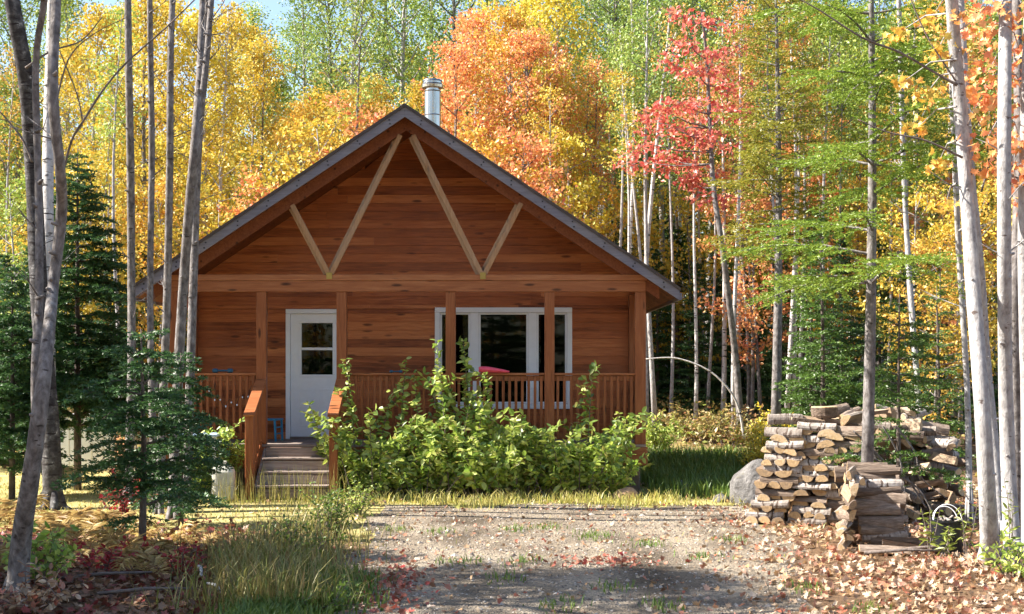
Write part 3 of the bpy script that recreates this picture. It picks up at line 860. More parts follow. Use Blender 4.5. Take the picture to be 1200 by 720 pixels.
# white plastic jug by the steps
c = Vector((X(262, 20.3), 20.3, H(X(262, 20.3), 20.3)))
t = thing('plastic_jug', 'dirty white plastic jug standing on grass left of the steps', 'jug', c)
mb = MB()
prof = [(.0, .150, .11), (.02, .165, .125), (.20, .165, .125), (.215, .160, .12), (.23, .165, .125), (.42, .165, .125), (.48, .14, .10), (.52, .06, .06), (.53, .045, .045)]
n_ = 24; vs = []
for z, a, b in prof:
    for j in range(n_):
        th = 2 * PI * j / n_; q = 4
        ct, st = math.cos(th), math.sin(th)
        e = (abs(ct) ** q + abs(st) ** q) ** (-1 / q)
        vs.append((c.x + a * ct * e, c.y + b * st * e, c.z + z))
fs = [(i * n_ + j, i * n_ + (j + 1) % n_, (i + 1) * n_ + (j + 1) % n_, (i + 1) * n_ + j) for i in range(len(prof) - 1) for j in range(n_)]
mb.add(vs, fs + [tuple(range(n_ - 1, -1, -1)), tuple((len(prof) - 1) * n_ + j for j in range(n_))])
part('body', mb, M_JUG, t)
m = MB(); m.lathe((c.x, c.y, c.z + .53), [(.05, 0), (.05, .045), (.04, .05)], 14); part('cap', m, M_JUG, t)
m = MB(); m.tube([(c.x - .15, c.y, c.z + .43), (c.x - .13, c.y, c.z + .53), (c.x - .06, c.y, c.z + .56), (c.x - .03, c.y, c.z + .53)], [.015] * 4, 8); part('grip', m, M_JUG, t)

# pale table with blue sheet, white bin and white chair on the lawn at the left
def table(name, label, c, lx, ly, h, mtop, mleg, apron=0.0):
    t = thing(name, label, 'table', c)
    m = MB(); m.box(c[0] - lx / 2, c[0] + lx / 2, c[1] - ly / 2, c[1] + ly / 2, c[2] + h - .04, c[2] + h, ch=.008); part('tabletop', m, mtop, t)
    for a in (-1, 1):
        for b in (-1, 1):
            m = MB(); x, y = c[0] + a * (lx / 2 - .06), c[1] + b * (ly / 2 - .06); m.box(x - .028, x + .028, y - .028, y + .028, c[2] - .02, c[2] + h - .042, ch=.004); part('leg', m, mleg, t)
    return t
gx = X(230, 20.75)
table('garden_table', 'low table with pale blue top left of the porch steps', (gx, 20.75, H(gx, 20.75)), .75, .5, .96, M_PALEBLUE, M_VINYL)
bx, by = X(108, 24.5), 24.5
t = thing('storage_bin', 'white wooden storage bin on short dark feet on the lawn behind the fir', 'storage bin', (bx, by, H(bx, by)))
gz = H(bx, by)
m = MB(); m.box(bx - .5, bx + .5, by - .3, by + .3, gz + .22, gz + 1.1, ch=.015)
for k in range(5): m.box(bx - .49 + k * .2, bx - .31 + k * .2, by - .318, by - .302, gz + .25, gz + 1.08, ch=.006)
part('body', m, M_WHITE, t)
m = MB(); m.box(bx - .54, bx + .54, by - .35, by + .33, gz + 1.105, gz + 1.15, ch=.01); part('lid', m, M_WHITE, t)
for a in (-.46, .46):
    m = MB(); m.box(bx + a - .04, bx + a + .04, by - .26, by + .26, gz - .02, gz + .218, ch=.006); part('foot', m, M_BLACK, t)
cx_ = X(172, 23.6); chair('garden_chair', 'white garden chair half hidden behind the grey trunks', (cx_, 23.6, H(cx_, 23.6)), 1.0, M_VINYL, math.radians(200), 'white garden chairs left of the cabin')
cx_ = X(196, 22.6); chair('garden_chair', 'white garden chair nearest the left end of the porch', (cx_, 22.6, H(cx_, 22.6)), 1.0, M_VINYL, math.radians(150), 'white garden chairs left of the cabin')

# stones
def rock(name, label, c, sx, sy, sz, seed, mat, cat='stone', group=None, sub=3):
    import bmesh
    b = bmesh.new(); bmesh.ops.create_icosphere(b, subdivisions=sub, radius=1)
    r = random.Random(seed)
    dirs = [(Vector((r.uniform(-1, 1), r.uniform(-1, 1), r.uniform(-.3, 1))).normalized(), r.uniform(.62, .9)) for _ in range(9)]
    for v in b.verts:
        p = v.co.copy()
        for d, k in dirs:
            q = p.dot(d)
            if q > k: p -= d * (q - k) * .9
        p *= 1 + .05 * math.sin(p.x * 5 + seed) * math.sin(p.y * 6) + .03 * math.sin(p.z * 11 + seed)
        v.co = Vector((p.x * sx, p.y * sy, max(p.z, -.45) * sz))
    me = bpy.data.meshes.new(name); b.to_mesh(me); b.free(); me.materials.append(mat)
    me.polygons.foreach_set('use_smooth', [True] * len(me.polygons))
    return tag(link(name, me, None, c), label, cat, group)
rock('boulder', 'large grey boulder behind the left end of the firewood stack', (X(888, 20.0), 20.0, .18), .42, .45, .46, 4, M_ROCK, 'boulder')
rock('stone', 'small rounded grey stone at the edge of shaded grass', (X(799, 21.6), 21.6, .06), .15, .13, .17, 9, M_ROCK, group='small stones in the grass')
rock('stone', 'tan leaning stone at the foot of the right porch corner', (X(732, 20.6), 20.6, .06), .2, .12, .16, 12, M_ROCKTAN, group='small stones in the grass')
rock('stepping_stone', 'flat grey slab lying in the shaded grass', (X(838, 23.2), 23.2, .06), .42, .3, .07, 15, M_ROCK)
rock('stone', 'low grey stone on the leaf litter beside the boulder', (X(845, 20.2), 20.2, .03), .13, .1, .1, 22, M_ROCK, group='small stones in the grass')

# ------------------------------------------------------------------ trees
UPZ = Vector((0, 0, 1))
def decid_proto(seed, h, base, rad, nl, leafsize, per, r0, shape='oval', flatten=.55, rise=(25, 60), lean=.03):
    """trunk mesh and crown mesh of a broadleaf tree standing at the origin."""
    r = random.Random(seed); rg = np.random.default_rng(seed)
    mb = MB()
    k = 9; pts, rr = [], []
    ax, ay = r.uniform(-lean, lean), r.uniform(-lean, lean)
    wx, wy, ph = r.uniform(.05, .16), r.uniform(.05, .16), r.uniform(0, 6)
    def tp(t): return Vector((ax * t * h + wx * math.sin(t * 5 + ph), ay * t * h + wy * math.sin(t * 4.3 + 2 * ph), t * h - .15 * (t == 0)))
    for i in range(k):
        t = i / (k - 1); pts.append(tp(t)); rr.append(r0 * (1 - t) ** .75 * (1.25 if i == 0 else 1) + .008)
    mb.tube(pts, rr, 8)
    cen, axis = [], []
    for i in range(nl):
        u = (i + r.uniform(0, .8)) / nl
        t = base + (0.98 - base) * u
        if shape == 'oval': prof = math.sin(PI * min(1, .12 + u * .86)) ** .7
        elif shape == 'cone': prof = (1 - u) ** .7 + .12
        else: prof = .55 + .45 * math.sin(PI * u)
        L = rad * prof * r.uniform(.7, 1.15)
        az = i * 2.4 + r.uniform(-.5, .5); el = math.radians(r.uniform(*rise)) * (1 if u < .8 else 1.2)
        p0 = tp(t); d = Vector((math.cos(az) * math.cos(el), math.sin(az) * math.cos(el), math.sin(el)))
        lp = [p0, p0 + d * L * .35, p0 + d * L * .7 + UPZ * L * .03, p0 + d * L + UPZ * L * .1]
        b0 = min(.32 * r0, .02 + .012 * L)
        mb.tube(lp, [b0, b0 * .7, b0 * .45, .004], 5, caps=False)
        for q, s in ((.35, .7), (.6, .9), (.8, .8), (1.0, .6)):
            c = p0 + d * L * q + UPZ * L * .1 * q
            cen.append(c); axis.append(d)
            for w_ in range(3):
                dd = (d + Vector((r.uniform(-1, 1), r.uniform(-1, 1), r.uniform(-.45, .55)))).normalized()
                e = c + dd * r.uniform(.25, .6) * s * min(1.3, L * .6)
                cen.append(e); axis.append(dd)
                if r.random() < .5: mb.tube([c, e], [.007, .003], 3, caps=False)
    cen = np.array([tuple(c) for c in cen])
    N = len(cen) * per
    idx = np.repeat(np.arange(len(cen)), per)
    sg = .09 + .010 * h
    off = rg.normal(size=(N, 3)) * np.array([sg, sg, sg * flatten])
    pos = cen[idx] + off
    keep = rg.random(len(cen)) > .18
    pos = pos[keep[idx]]
    sz = leafsize * rg.uniform(.5, 1.3, len(pos))
    v, f = leaves(pos, sz, rg, up=.55, droop=.25)
    tr = mb.mesh('trunk', [B_GREY], smooth=True)
    cr = np_mesh('crown', v, f, [LEAF['gold']])
    return tr, cr

def conifer_proto(seed, h, rb, base, dz, blen_pow, nside, needle, nn, droop, r0, bark_m, leaf_m, sparse=0.0, fine=True, top_r=.1):
    """fir or hemlock: whorls of flat sprays set with needle blades."""
    r = random.Random(seed); rg = np.random.default_rng(seed)
    mb = MB()
    k = 8
    bx_, by_ = r.uniform(-.03, .03), r.uniform(-.03, .03)
    def tp(t): return Vector((bx_ * math.sin(t * 4) * h * .3, by_ * math.sin(t * 3) * h * .3, t * h - .12 * (t == 0)))
    mb.tube([tp(i / (k - 1)) for i in range(k)], [r0 * (1 - i / (k - 1)) ** .85 + .005 for i in range(k)], 8)
    P, D, S, NRM = [], [], [], []
    z = base
    while z < h * .985:
        u = (z - base) / (h - base)
        L0 = rb * (1 - u) ** blen_pow + top_r
        nb = r.randint(3, 5) if u < .9 else 3
        a0 = r.uniform(0, 6)
        for j in range(nb):
            if r.random() < sparse: continue
            az = a0 + 2 * PI * j / nb + r.uniform(-.35, .35)
            L = L0 * r.uniform(.65, 1.15)
            hd = Vector((math.cos(az), math.sin(az), 0)); sd = Vector((-math.sin(az), math.cos(az), 0))
            el = math.radians(r.uniform(5, 25)) + .55 * max(0, u - .5)
            p0 = tp(z / h)
            def bp(q): return p0 + hd * L * q * math.cos(el) + UPZ * (L * q * math.sin(el) - droop * L * q * q)
            mb.tube([bp(0), bp(.33), bp(.66), bp(1)], [min(.02, .010 * L + .004), .008 * L + .003, .004 * L + .002, .002], 4, caps=False)
            ns = max(4, int(nside * L))
            for s_ in range(ns):
                q = .12 + .88 * (s_ + r.uniform(0, .9)) / ns
                c = bp(q)
                for side in (-1, 1):
                    if r.random() < .12: continue
                    bl = L * (.42 * (1 - q) + .12) * r.uniform(.7, 1.2)
                    dd = (hd * r.uniform(.55, .9) + sd * side + UPZ * r.uniform(*((-.25, .12) if not fine else (-.5, .2)))).normalized()
                    e = c + dd * bl
                    m = max(3, int(nn * bl))
                    for a in range(m):
                        x = (a + r.random()) / m
                        for sd2 in (-1, 1):
                            P.append(tuple(c + dd * bl * x - UPZ * .06 * bl * x * x))
                            nd = (dd * r.uniform(.5, 1.0) + dd.cross(UPZ) * sd2 * r.uniform(.5, .9) + UPZ * r.uniform(-.15, .35)).normalized()
                            D.append(tuple(nd)); S.append(needle * r.uniform(.75, 1.25))
                # the leader of the branch
                nd = (hd + sd * r.uniform(-.6, .6) + UPZ * r.uniform(-.1, .4)).normalized()
                P.append(tuple(c)); D.append(tuple(nd)); S.append(needle * 1.2)
        z += dz * r.uniform(.7, 1.3) * (1 - .45 * u)
    P, D, S = np.array(P), np.array(D), np.array(S)
    v, f = leaves(P, S, rg, up=1.5, tv=ND_V if fine else RH_V * np.array([.6, 1, 1]), tf=ND_F, dirs=D, dirw=.93)
    tr = mb.mesh('trunk', [bark_m], smooth=True)
    cr = np_mesh('crown', v, f, [leaf_m])
    return tr, cr

def put_tree(name, proto, label, cat, loc, scale, rz, leafm=None, barkm=None, group=None, sxy=None):
    t = thing(name, label, cat, loc, group, rz)
    s = scale; t.scale = (s if sxy is None else sxy, s if sxy is None else sxy, s)
    a = link('trunk', proto[0], t)
    if barkm is not None: a.material_slots[0].link = 'OBJECT'; a.material_slots[0].material = barkm
    b = link('crown', proto[1], t)
    if leafm is not None: b.material_slots[0].link = 'OBJECT'; b.material_slots[0].material = leafm
    return t

ASPEN = [decid_proto(100 + i, 17, .40, 1.8, 38, .108, 15, .13, 'oval', .8, (30, 60)) for i in range(3)]
MAPLE = [decid_proto(200 + i, 11, .28, 1.55, 38, .102, 15, .085, 'oval', .5, (20, 55)) for i in range(4)]
SMALL = [decid_proto(300 + i, 6, .22, 1.35, 24, .10, 13, .045, 'round', .4, (10, 45)) for i in range(3)]
THIN = [decid_proto(400 + i, 12, .66, .8, 10, .095, 10, .06, 'oval', .6, (25, 60), lean=.05) for i in range(3)]
FIRS = [conifer_proto(500 + i, 6, 1.5, .25, .26, .9, 10, .10, 20, .22, .07, B_CONIF, LEAF['fir'], fine=False) for i in range(3)]

SPEC = {'aspen': ('aspen_tree', ASPEN, 17, 'tree'), 'maple': ('maple_tree', MAPLE, 11, 'tree'), 'small': ('young_maple', SMALL, 6, 'tree'), 'thin': ('slender_sapling', THIN, 12, 'sapling'), 'fir': ('fir_tree', FIRS, 6, 'fir')}
COLW = {'gold': 'golden', 'yellow': 'bright yellow', 'lime': 'yellow green', 'green': 'green', 'orange': 'orange', 'amber': 'amber', 'red': 'red', 'olive': 'olive', 'fir': 'dark green', 'firlit': 'light green', 'larch': 'olive gold'}
KINDW = {'aspen': 'tall {} aspen', 'maple': '{} maple', 'small': 'young {} maple', 'thin': 'slender {} leaved sapling', 'fir': '{} fir'}
ZONES = [(-9999, 0, 'past the left edge'), (0, 90, 'behind the dark birch'), (90, 250, 'behind the grey trunks'), (250, 390, 'over the lower left roof'), (390, 500, 'over the upper left roof'),
         (500, 590, 'just right of the stove pipe'), (590, 700, 'over the right roof slope'), (700, 800, 'over the right eave'), (800, 900, 'behind the shaded grass'),
         (900, 1010, 'behind the firewood stack'), (1010, 1110, 'behind the woodpile heap'), (1110, 1210, 'behind the pale trunks'), (1210, 9999, 'past the right edge')]
FOREST = []
def tree(px, Y, kind, col, h, barkm=None, sxy=None):
    FOREST.append((px, Y, kind, col, h, barkm, sxy))

# tall back row
for px, Y, col, h in [(-120, 50, 'lime', 15), (-60, 46, 'lime', 15), (-15, 50, 'lime', 16), (20, 46, 'green', 15.5), (55, 52, 'lime', 16), (85, 48, 'lime', 15),
                      (300, 54, 'lime', 15.5), (338, 56, 'lime', 15.5), (362, 52, 'green', 16.5), (385, 50, 'lime', 17.5), (412, 44, 'green', 17), (445, 49, 'lime', 18.5), (475, 45, 'green', 18), (505, 52, 'lime', 19), (535, 48, 'green', 18), (565, 55, 'lime', 19),
                      (690, 47, 'green', 17.5), (668, 48, 'lime', 17), (725, 43, 'green', 15), (752, 44, 'green', 15.5), (780, 42, 'lime', 14.5), (815, 45, 'green', 15.5), (850, 44, 'lime', 15), (712, 45, 'green', 17), (738, 52, 'lime', 19), (765, 47, 'green', 18), (798, 50, 'lime', 18), (835, 53, 'lime', 18.5), (650, 54, 'lime', 18),
                      (872, 46, 'green', 16.5), (905, 50, 'green', 17.5), (940, 47, 'lime', 15.5), (985, 48, 'green', 17), (1030, 49, 'green', 16), (1080, 52, 'green', 17), (1130, 48, 'green', 16), (1180, 52, 'lime', 17), (1240, 48, 'gold', 16), (1310, 52, 'lime', 17), (1390, 50, 'gold', 16)]:
    tree(px, Y, 'aspen', col, h)
# golden trees over the left slope, orange and yellow ones over the right
for px, Y, col, h in [(70, 41, 'gold', 11), (105, 38, 'gold', 11.5), (138, 42, 'yellow', 12.5), (170, 37, 'gold', 11.5), (205, 41, 'gold', 12.3), (238, 37, 'yellow', 11), (262, 43, 'gold', 12.6), (292, 39, 'gold', 10.8), (318, 44, 'lime', 10.6),
                      (345, 38, 'amber', 8.8), (372, 42, 'gold', 10), (405, 37, 'amber', 9), (440, 40, 'gold', 9.8), (470, 37, 'amber', 8.5), (500, 41, 'gold', 10),
                      (532, 37, 'orange', 10.3), (560, 39, 'orange', 11.6), (590, 38, 'amber', 11.4), (612, 37, 'orange', 10.6), (638, 37, 'amber', 9.4), (648, 40, 'yellow', 12.6), (628, 42, 'yellow', 12.8),
                      (860, 41, 'lime', 10.0), (890, 41, 'lime', 11.5), (925, 38, 'amber', 11), (955, 42, 'lime', 12.5), (985, 39, 'lime', 11.5), (1020, 40, 'lime', 12), (1050, 37, 'lime', 11), (1085, 40, 'green', 12), (1120, 36, 'gold', 10.5), (1155, 38, 'lime', 11.5), (1190, 38, 'lime', 11), (1230, 39, 'gold', 11.5), (1290, 37, 'gold', 11), (1360, 40, 'gold', 11),
                      (-40, 42, 'gold', 10.5), (15, 40, 'lime', 10), (-110, 40, 'gold', 11)]:
    tree(px, Y, 'maple', col, h)
# young maples at the edge of the wood
for px, Y, col, h in [(120, 35, 'gold', 6.5), (190, 34.5, 'amber', 6), (255, 35, 'gold', 7), (300, 34.5, 'orange', 6), (380, 34, 'gold', 7.4), (430, 34.5, 'orange', 7.6), (560, 34, 'amber', 7), (610, 34, 'orange', 7), (664, 36.2, 'yellow', 7.4), (705, 36, 'amber', 5.8), (748, 38, 'gold', 6.0), (805, 38, 'gold', 6.0), (880, 34, 'orange', 6.2), (915, 38, 'gold', 7.6), (945, 36, 'orange', 7.4), (1000, 35, 'gold', 7), (1040, 34, 'gold', 6.4), (1075, 31, 'gold', 5.6), (1110, 33, 'orange', 6), (1150, 30, 'gold', 5.4), (1185, 32, 'amber', 6), (20, 34, 'lime', 6), (60, 36, 'gold', 6.6), (1100, 25, 'amber', 4.2)]:
    tree(px, Y, 'small', col, h)
# firs low in the wood
for px, Y, col, h, sx in [(770, 37, 'fir', 4.6, 1), (795, 39, 'fir', 5.4, 1.1), (818, 36, 'fir', 4.3, 1), (840, 40, 'fir', 5.2, 1.1), (885, 38, 'fir', 4.8, 1), (915, 35, 'fir', 4.6, .9), (950, 29, 'firlit', 5.0, .75), (985, 30, 'fir', 4.8, .9), (1030, 33, 'fir', 5, .9), (1065, 28, 'fir', 4.2, .8), (1100, 35, 'fir', 4.6, .9), (1140, 33, 'fir', 4.6, .9), (1190, 30, 'fir', 4.4, .9), (750, 43, 'fir', 5.6, 1.1),
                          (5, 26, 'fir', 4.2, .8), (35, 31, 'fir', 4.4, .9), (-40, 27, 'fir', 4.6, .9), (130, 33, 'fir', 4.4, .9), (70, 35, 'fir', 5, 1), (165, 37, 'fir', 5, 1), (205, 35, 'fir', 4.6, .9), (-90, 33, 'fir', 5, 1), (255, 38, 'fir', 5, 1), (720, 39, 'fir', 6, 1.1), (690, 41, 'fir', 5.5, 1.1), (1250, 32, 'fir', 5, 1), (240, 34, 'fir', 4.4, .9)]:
    tree(px, Y, 'fir', col, h, None, sx)
for i in range(44):  # added firs: their dark crowns stand in for shade inside the wood
    px = -140 + i * 33
    if 260 < px < 640: continue
    tree(px + (i * 7919 % 17) - 8, 44 + (i * 31 % 17), 'fir', 'fir', 5.2 + (i * 13 % 5) * .5, None, 1.25)
# slender stems at the edge of the wood
rt = random.Random(21)
for px in [18, 110, 135, 263, 282, 312, 345, 552, 640, 664, 688, 702, 727, 752, 772, 783, 800, 812, 826, 842, 858, 868, 880, 893, 923, 934, 947, 962, 978, 994, 1028, 1042, 1063, 1078, 1094, 1107, 1132, 1168, 1196, 1222, 590, 412, 655, 676, 695, 712, 718, 734, 742, 757, 765, 790, 806, 820, 834, 851, 874, 900, 915, 940, 970, 1010, 1035, 1050, 1070, 1088, 1115, 1125, 1142]:
    tree(px + rt.uniform(-4, 4), rt.uniform(31.5, 41) if px > 720 or px < 250 else rt.uniform(35, 42), 'thin', rt.choice(['gold', 'amber', 'lime', 'lime', 'green', 'green', 'orange'] if px > 640 else ['gold', 'gold', 'amber', 'yellow', 'lime']), rt.uniform(8.5, 12.5), rt.choice([B_PALE, B_PALE, B_GREY, B_BIRCH]))
# depth behind
for k in range(46):
    px = -160 + k * 34 + rt.uniform(-12, 12)
    if 322 < px < 372: continue
    Y = rt.uniform(56, 70)
    h = rt.uniform(13, 17) if px > 380 else rt.uniform(11, 13.5)
    tree(px, Y, 'maple', rt.choice(['gold', 'lime', 'gold', 'amber', 'green', 'olive']) if not 640 < px < 900 else rt.choice(['green', 'lime', 'olive', 'green']), h, None, rt.uniform(1.3, 1.7))

ORD = ['', 'second', 'third', 'fourth', 'fifth', 'sixth', 'seventh', 'eighth', 'ninth', 'tenth']
keys = {}
def key_of(t):
    px, Y, kind, col = t[:4]
    zone = next(z[2] for z in ZONES if z[0] <= px < z[1])
    row = 'front row' if Y < 43.5 else 'back row' if Y < 55.5 else 'farthest row'
    return (kind, col, row, zone)
for t in FOREST: keys.setdefault(key_of(t), []).append(t[0])
for v in keys.values(): v.sort()
GR = {'aspen': 'tall aspens behind the cabin', 'maple': 'autumn maples behind the cabin', 'small': 'young maples at the edge of the wood', 'thin': 'slender saplings at the edge of the wood', 'fir': 'firs low in the wood'}
for i, (px, Y, kind, col, h, bm_, sxy) in enumerate(FOREST):
    nm, protos, ph_, cat = SPEC[kind]
    kk = key_of((px, Y, kind, col)); v = keys[kk]
    lab = KINDW[kind].format(COLW[col]) + (' in the %s %s' % (kk[2], kk[3]))
    if len(v) > 1:
        j = v.index(px)
        lab += ', ' + ('leftmost' if j == 0 else 'rightmost' if j == len(v) - 1 else ORD[j] + ' from left')
    x = X(px, Y); s = h / ph_
    if L_ - 1.2 < x < R_ + 1.2 and Y < BACK + 1.5: Y = BACK + 2.5; x = X(px, Y)
    put_tree(nm, protos[i % len(protos)], lab, cat, (x, Y, H(x, Y) - .05), s, rt.uniform(0, 6.28), LEAF[col] if kind != 'fir' or col != 'fir' else None,
             bm_ if bm_ is not None else (rt.choice([B_PALE, B_BIRCH, B_GREY]) if kind == 'aspen' else rt.choice([B_GREY, B_PALE]) if kind != 'fir' else None), GR[kind], None if sxy is None else s * sxy)

# off the frame: trees behind the photographer (seen in the window glass) and at the left (they shade the near ground)
for x, y, kind, col, h in [(-9, -9, 'maple', 'amber', 12), (-4, -13, 'aspen', 'lime', 17), (1, -10, 'maple', 'orange', 11), (6, -12, 'aspen', 'gold', 17), (11, -8, 'maple', 'gold', 12), (-14, -4, 'maple', 'gold', 12), (15, -3, 'maple', 'gold', 12), (-1, -18, 'fir', 'fir', 9), (4, -17, 'fir', 'fir', 8), (-7, -16, 'fir', 'fir', 9), (1, -15, 'fir', 'fir', 10), (7, -15, 'fir', 'fir', 9), (-4, -9, 'maple', 'orange', 9), (3.5, -11, 'aspen', 'gold', 15), (-10, -14, 'maple', 'gold', 12), (10, -14, 'maple', 'gold', 12), (-2, -22, 'maple', 'gold', 14), (3, -23, 'maple', 'amber', 14), (8, -22, 'maple', 'gold', 14), (-6, -21, 'maple', 'gold', 14)]:
    nm, protos, ph_, cat = SPEC[kind]
    put_tree(nm, protos[0], '%s behind the photographer, out of the picture' % KINDW[kind].format(COLW[col]), cat, (x, y, H(x, y)), h / ph_, x, LEAF[col], None, 'trees behind the photographer')
for x, y, kind, col, h in [(-8.6, 11.7, 'maple', 'gold', 9.4), (-10.3, 13.4, 'maple', 'amber', 10.6), (-7.8, 12.7, 'maple', 'lime', 8.6), (-11.0, 10.0, 'maple', 'gold', 10), (-8.8, 9.4, 'maple', 'lime', 8.8), (-8.6, 10.9, 'fir', 'fir', 6.6), (-9.4, 12.7, 'fir', 'fir', 7.4), (-8.8, 14.4, 'fir', 'fir', 6.4), (-11.5, 12.0, 'fir', 'fir', 8.5)]:
    nm, protos, ph_, cat = SPEC[kind]
    put_tree(nm, protos[1], '%s just left of the picture beside the ferns' % KINDW[kind].format(COLW[col]), cat, (x, y, H(x, y)), h / ph_, y, LEAF[col], B_GREY, 'trees left of the picture')

# ---- trees of the foreground, drawn stem by stem
def px_tube(mb, pts, Y, n=12, wander=1.0, rg=None, sub=5, bumpy=.03):
    """a stem through (px, py, width px) stations, smoothed."""
    ph = (pts[0][0] * .37) % 6.28; am = wander * min(.3, .012 * abs(pts[0][1] - pts[-1][1]) * Y / FPX * 4)
    ys = [Y + am * (math.sin(k * 1.25 + ph) - math.sin(ph)) for k in range(len(pts))]
    P = [(V(a, b, ys[k]), c / FPX * Y / 2) for k, (a, b, c) in enumerate(pts)]
    out, rad = [], []
    m = len(P)
    for i in range(m - 1):
        p0, p1, p2, p3 = P[max(i - 1, 0)][0], P[i][0], P[i + 1][0], P[min(i + 2, m - 1)][0]
        for k in range(sub):
            t = k / sub
            q = .5 * ((2 * p1) + (p2 - p0) * t + (2 * p0 - 5 * p1 + 4 * p2 - p3) * t * t + (3 * p1 - p0 - 3 * p2 + p3) * t ** 3)
            out.append(q); rad.append(P[i][1] * (1 - t) + P[i + 1][1] * t)
    out.append(P[-1][0]); rad.append(P[-1][1])
    mb.tube(out, rad, n, bumpy=bumpy, rg=rg or rnd)
    return out
def twigs(mb, stem, r, n, L, z0=2.5):
    """bare side twigs and knots along a stem."""
    for _ in range(n):
        p = r.choice(stem)
        if p.z < z0: continue
        az = r.uniform(0, 6.28); el = r.uniform(.1, .9)
        d = Vector((math.cos(az) * math.cos(el), math.sin(az) * math.cos(el), math.sin(el)))
        l = L * r.uniform(.4, 1.2)
        m = p + d * l * .5 + Vector((0, 0, r.uniform(-.05, .08) * l)); e = p + d * l + Vector((r.uniform(-.1, .1), r.uniform(-.1, .1), r.uniform(0, .25))) * l
        mb.tube([p, m, e], [.009, .006, .002], 4, caps=False)
        for q in range(2):
            d2 = (d + Vector((r.uniform(-1, 1), r.uniform(-1, 1), r.uniform(-.3, .8)))).normalized()
            mb.tube([m, m + d2 * l * .45], [.005, .0015], 3, caps=False)
def top_crown(mb, tops, r, rg, n, spread, per, size):
    """an upper crown above the frame: limbs and leaf clumps round the stem tops."""
    cen = []
    for tp_ in tops:
        for i in range(n):
            az = r.uniform(0, 6.28); el = r.uniform(.2, 1.3); L = spread * r.uniform(.5, 1.2)
            b = tp_ + Vector((0, 0, r.uniform(-.4, 2.2)))
            e = b + Vector((math.cos(az) * math.cos(el), math.sin(az) * math.cos(el), math.sin(el))) * L
            mb.tube([b, (b + e) / 2, e], [.018, .011, .003], 4, caps=False)
            cen += [tuple(e), tuple((b + e * 2) / 3)]
        mb.tube([tp_, tp_ + Vector((.1, .1, 1.5)), tp_ + Vector((.15, .1, 3.2))], [.03, .02, .005], 6, caps=False)
    cen = np.array(cen); idx = np.repeat(np.arange(len(cen)), per)
    pos = cen[idx] + rg.normal(size=(len(idx), 3)) * np.array([.3, .3, .16])
    return leaves(pos, size * rg.uniform(.7, 1.2, len(pos)), rg, up=.8, tv=MA_V, tf=MA_F, droop=.3)
def stem_tree(name, label, cat, Y, stems, barkm, group=None, limbs=(), ntw=10, twL=.5, crown=None, seed=1, wound=None, low=()):
    r = random.Random(seed); rg = np.random.default_rng(seed)
    b = stems[0][0]
    base = Vector((X(b[0], Y), Y, H(X(b[0], Y), Y)))
    mb = MB(); tops = []
    for st in stems:
        o = px_tube(mb, st, Y, rg=r, wander=0.0 if wound else 1.0)
        tops.append(o[-1])
        twigs(mb, o, r, ntw, twL)
        for p in r.sample(o, min(8, len(o))):          # knots
            mb.tube([p + Vector((r.uniform(-.02, .02), -.02, 0)), p + Vector((r.uniform(-.08, .08), -.075, .02))], [.022, .012], 6)
    # root flare
    p0, w0 = stems[0][0], stems[0][0][2] / FPX * Y / 2
    for k in range(6):
        a = k * 1.05 + r.uniform(-.2, .2); q = base + Vector((math.cos(a) * w0 * 1.9, math.sin(a) * w0 * 1.9, -.05))
        mb.tube([V(p0[0], p0[1], Y) + Vector((math.cos(a) * w0 * .45, math.sin(a) * w0 * .45, .28)), (V(p0[0], p0[1], Y) + q) / 2 + Vector((0, 0, .06)), q], [w0 * .4, w0 * .42, w0 * .25], 7)
    t = thing(name, label, cat, base, group)
    part('trunk', mb, barkm, t, smooth=True)
    for lm in limbs:
        ml = MB(); px_tube(ml, [(a, b_, c * .62) for a, b_, c in lm], Y, n=6, rg=r); part('limb', ml, B_TWIG, t, smooth=True)
    if crown:
        mc = MB()
        v, f = top_crown(mc, tops, r, rg, crown[1], crown[2], crown[3], crown[4])
        if low:
            lc = []
            for (a, b_, s_) in low:
                q = V(a, b_, Y + r.uniform(-.1, .8)); lc += [tuple(q + Vector((r.gauss(0, .13), r.gauss(0, .2), r.gauss(0, .08))) * s_) for _ in range(int(48 * s_))]
                st = V(stems[0][5][0] + 3, b_ - 25, Y); mc.tube([st, (st + q) / 2 + Vector((0, 0, .08)), q], [.012, .008, .003], 4, caps=False)
            v2, f2 = leaves(np.array(lc), .092 * rg.uniform(.6, 1.2, len(lc)), rg, up=.3, tv=MA_V, tf=MA_F, droop=1.2)
            v, f = joined([(v, f), (v2, f2)])
        part('limb', mc, barkm, t, smooth=True)
        me = np_mesh('crown', v - np.array(base), f, [LEAF[crown[0]]]); link('crown', me, t)
    if wound:
        mw = MB()
        for (px, py, ww, hh) in wound:
            c = V(px, py, Y); ww *= Y / FPX; hh *= Y / FPX
            c.y -= .078
            prof = [(0, hh / 2), (ww * .32, hh * .3), (ww * .5, 0), (ww * .35, -hh * .32), (0, -hh / 2), (-ww * .3, -hh * .25), (-ww * .5, .05 * hh), (-ww * .25, hh * .36)]
            mw.poly([(c.x + a, c.z + b_) for a, b_ in prof], c.y, c.y + .05)
        part('bark_scar', mw, flat('bark scar', (.10, .055, .045), rough=.9, var=.4, scale=20), t)
    return t

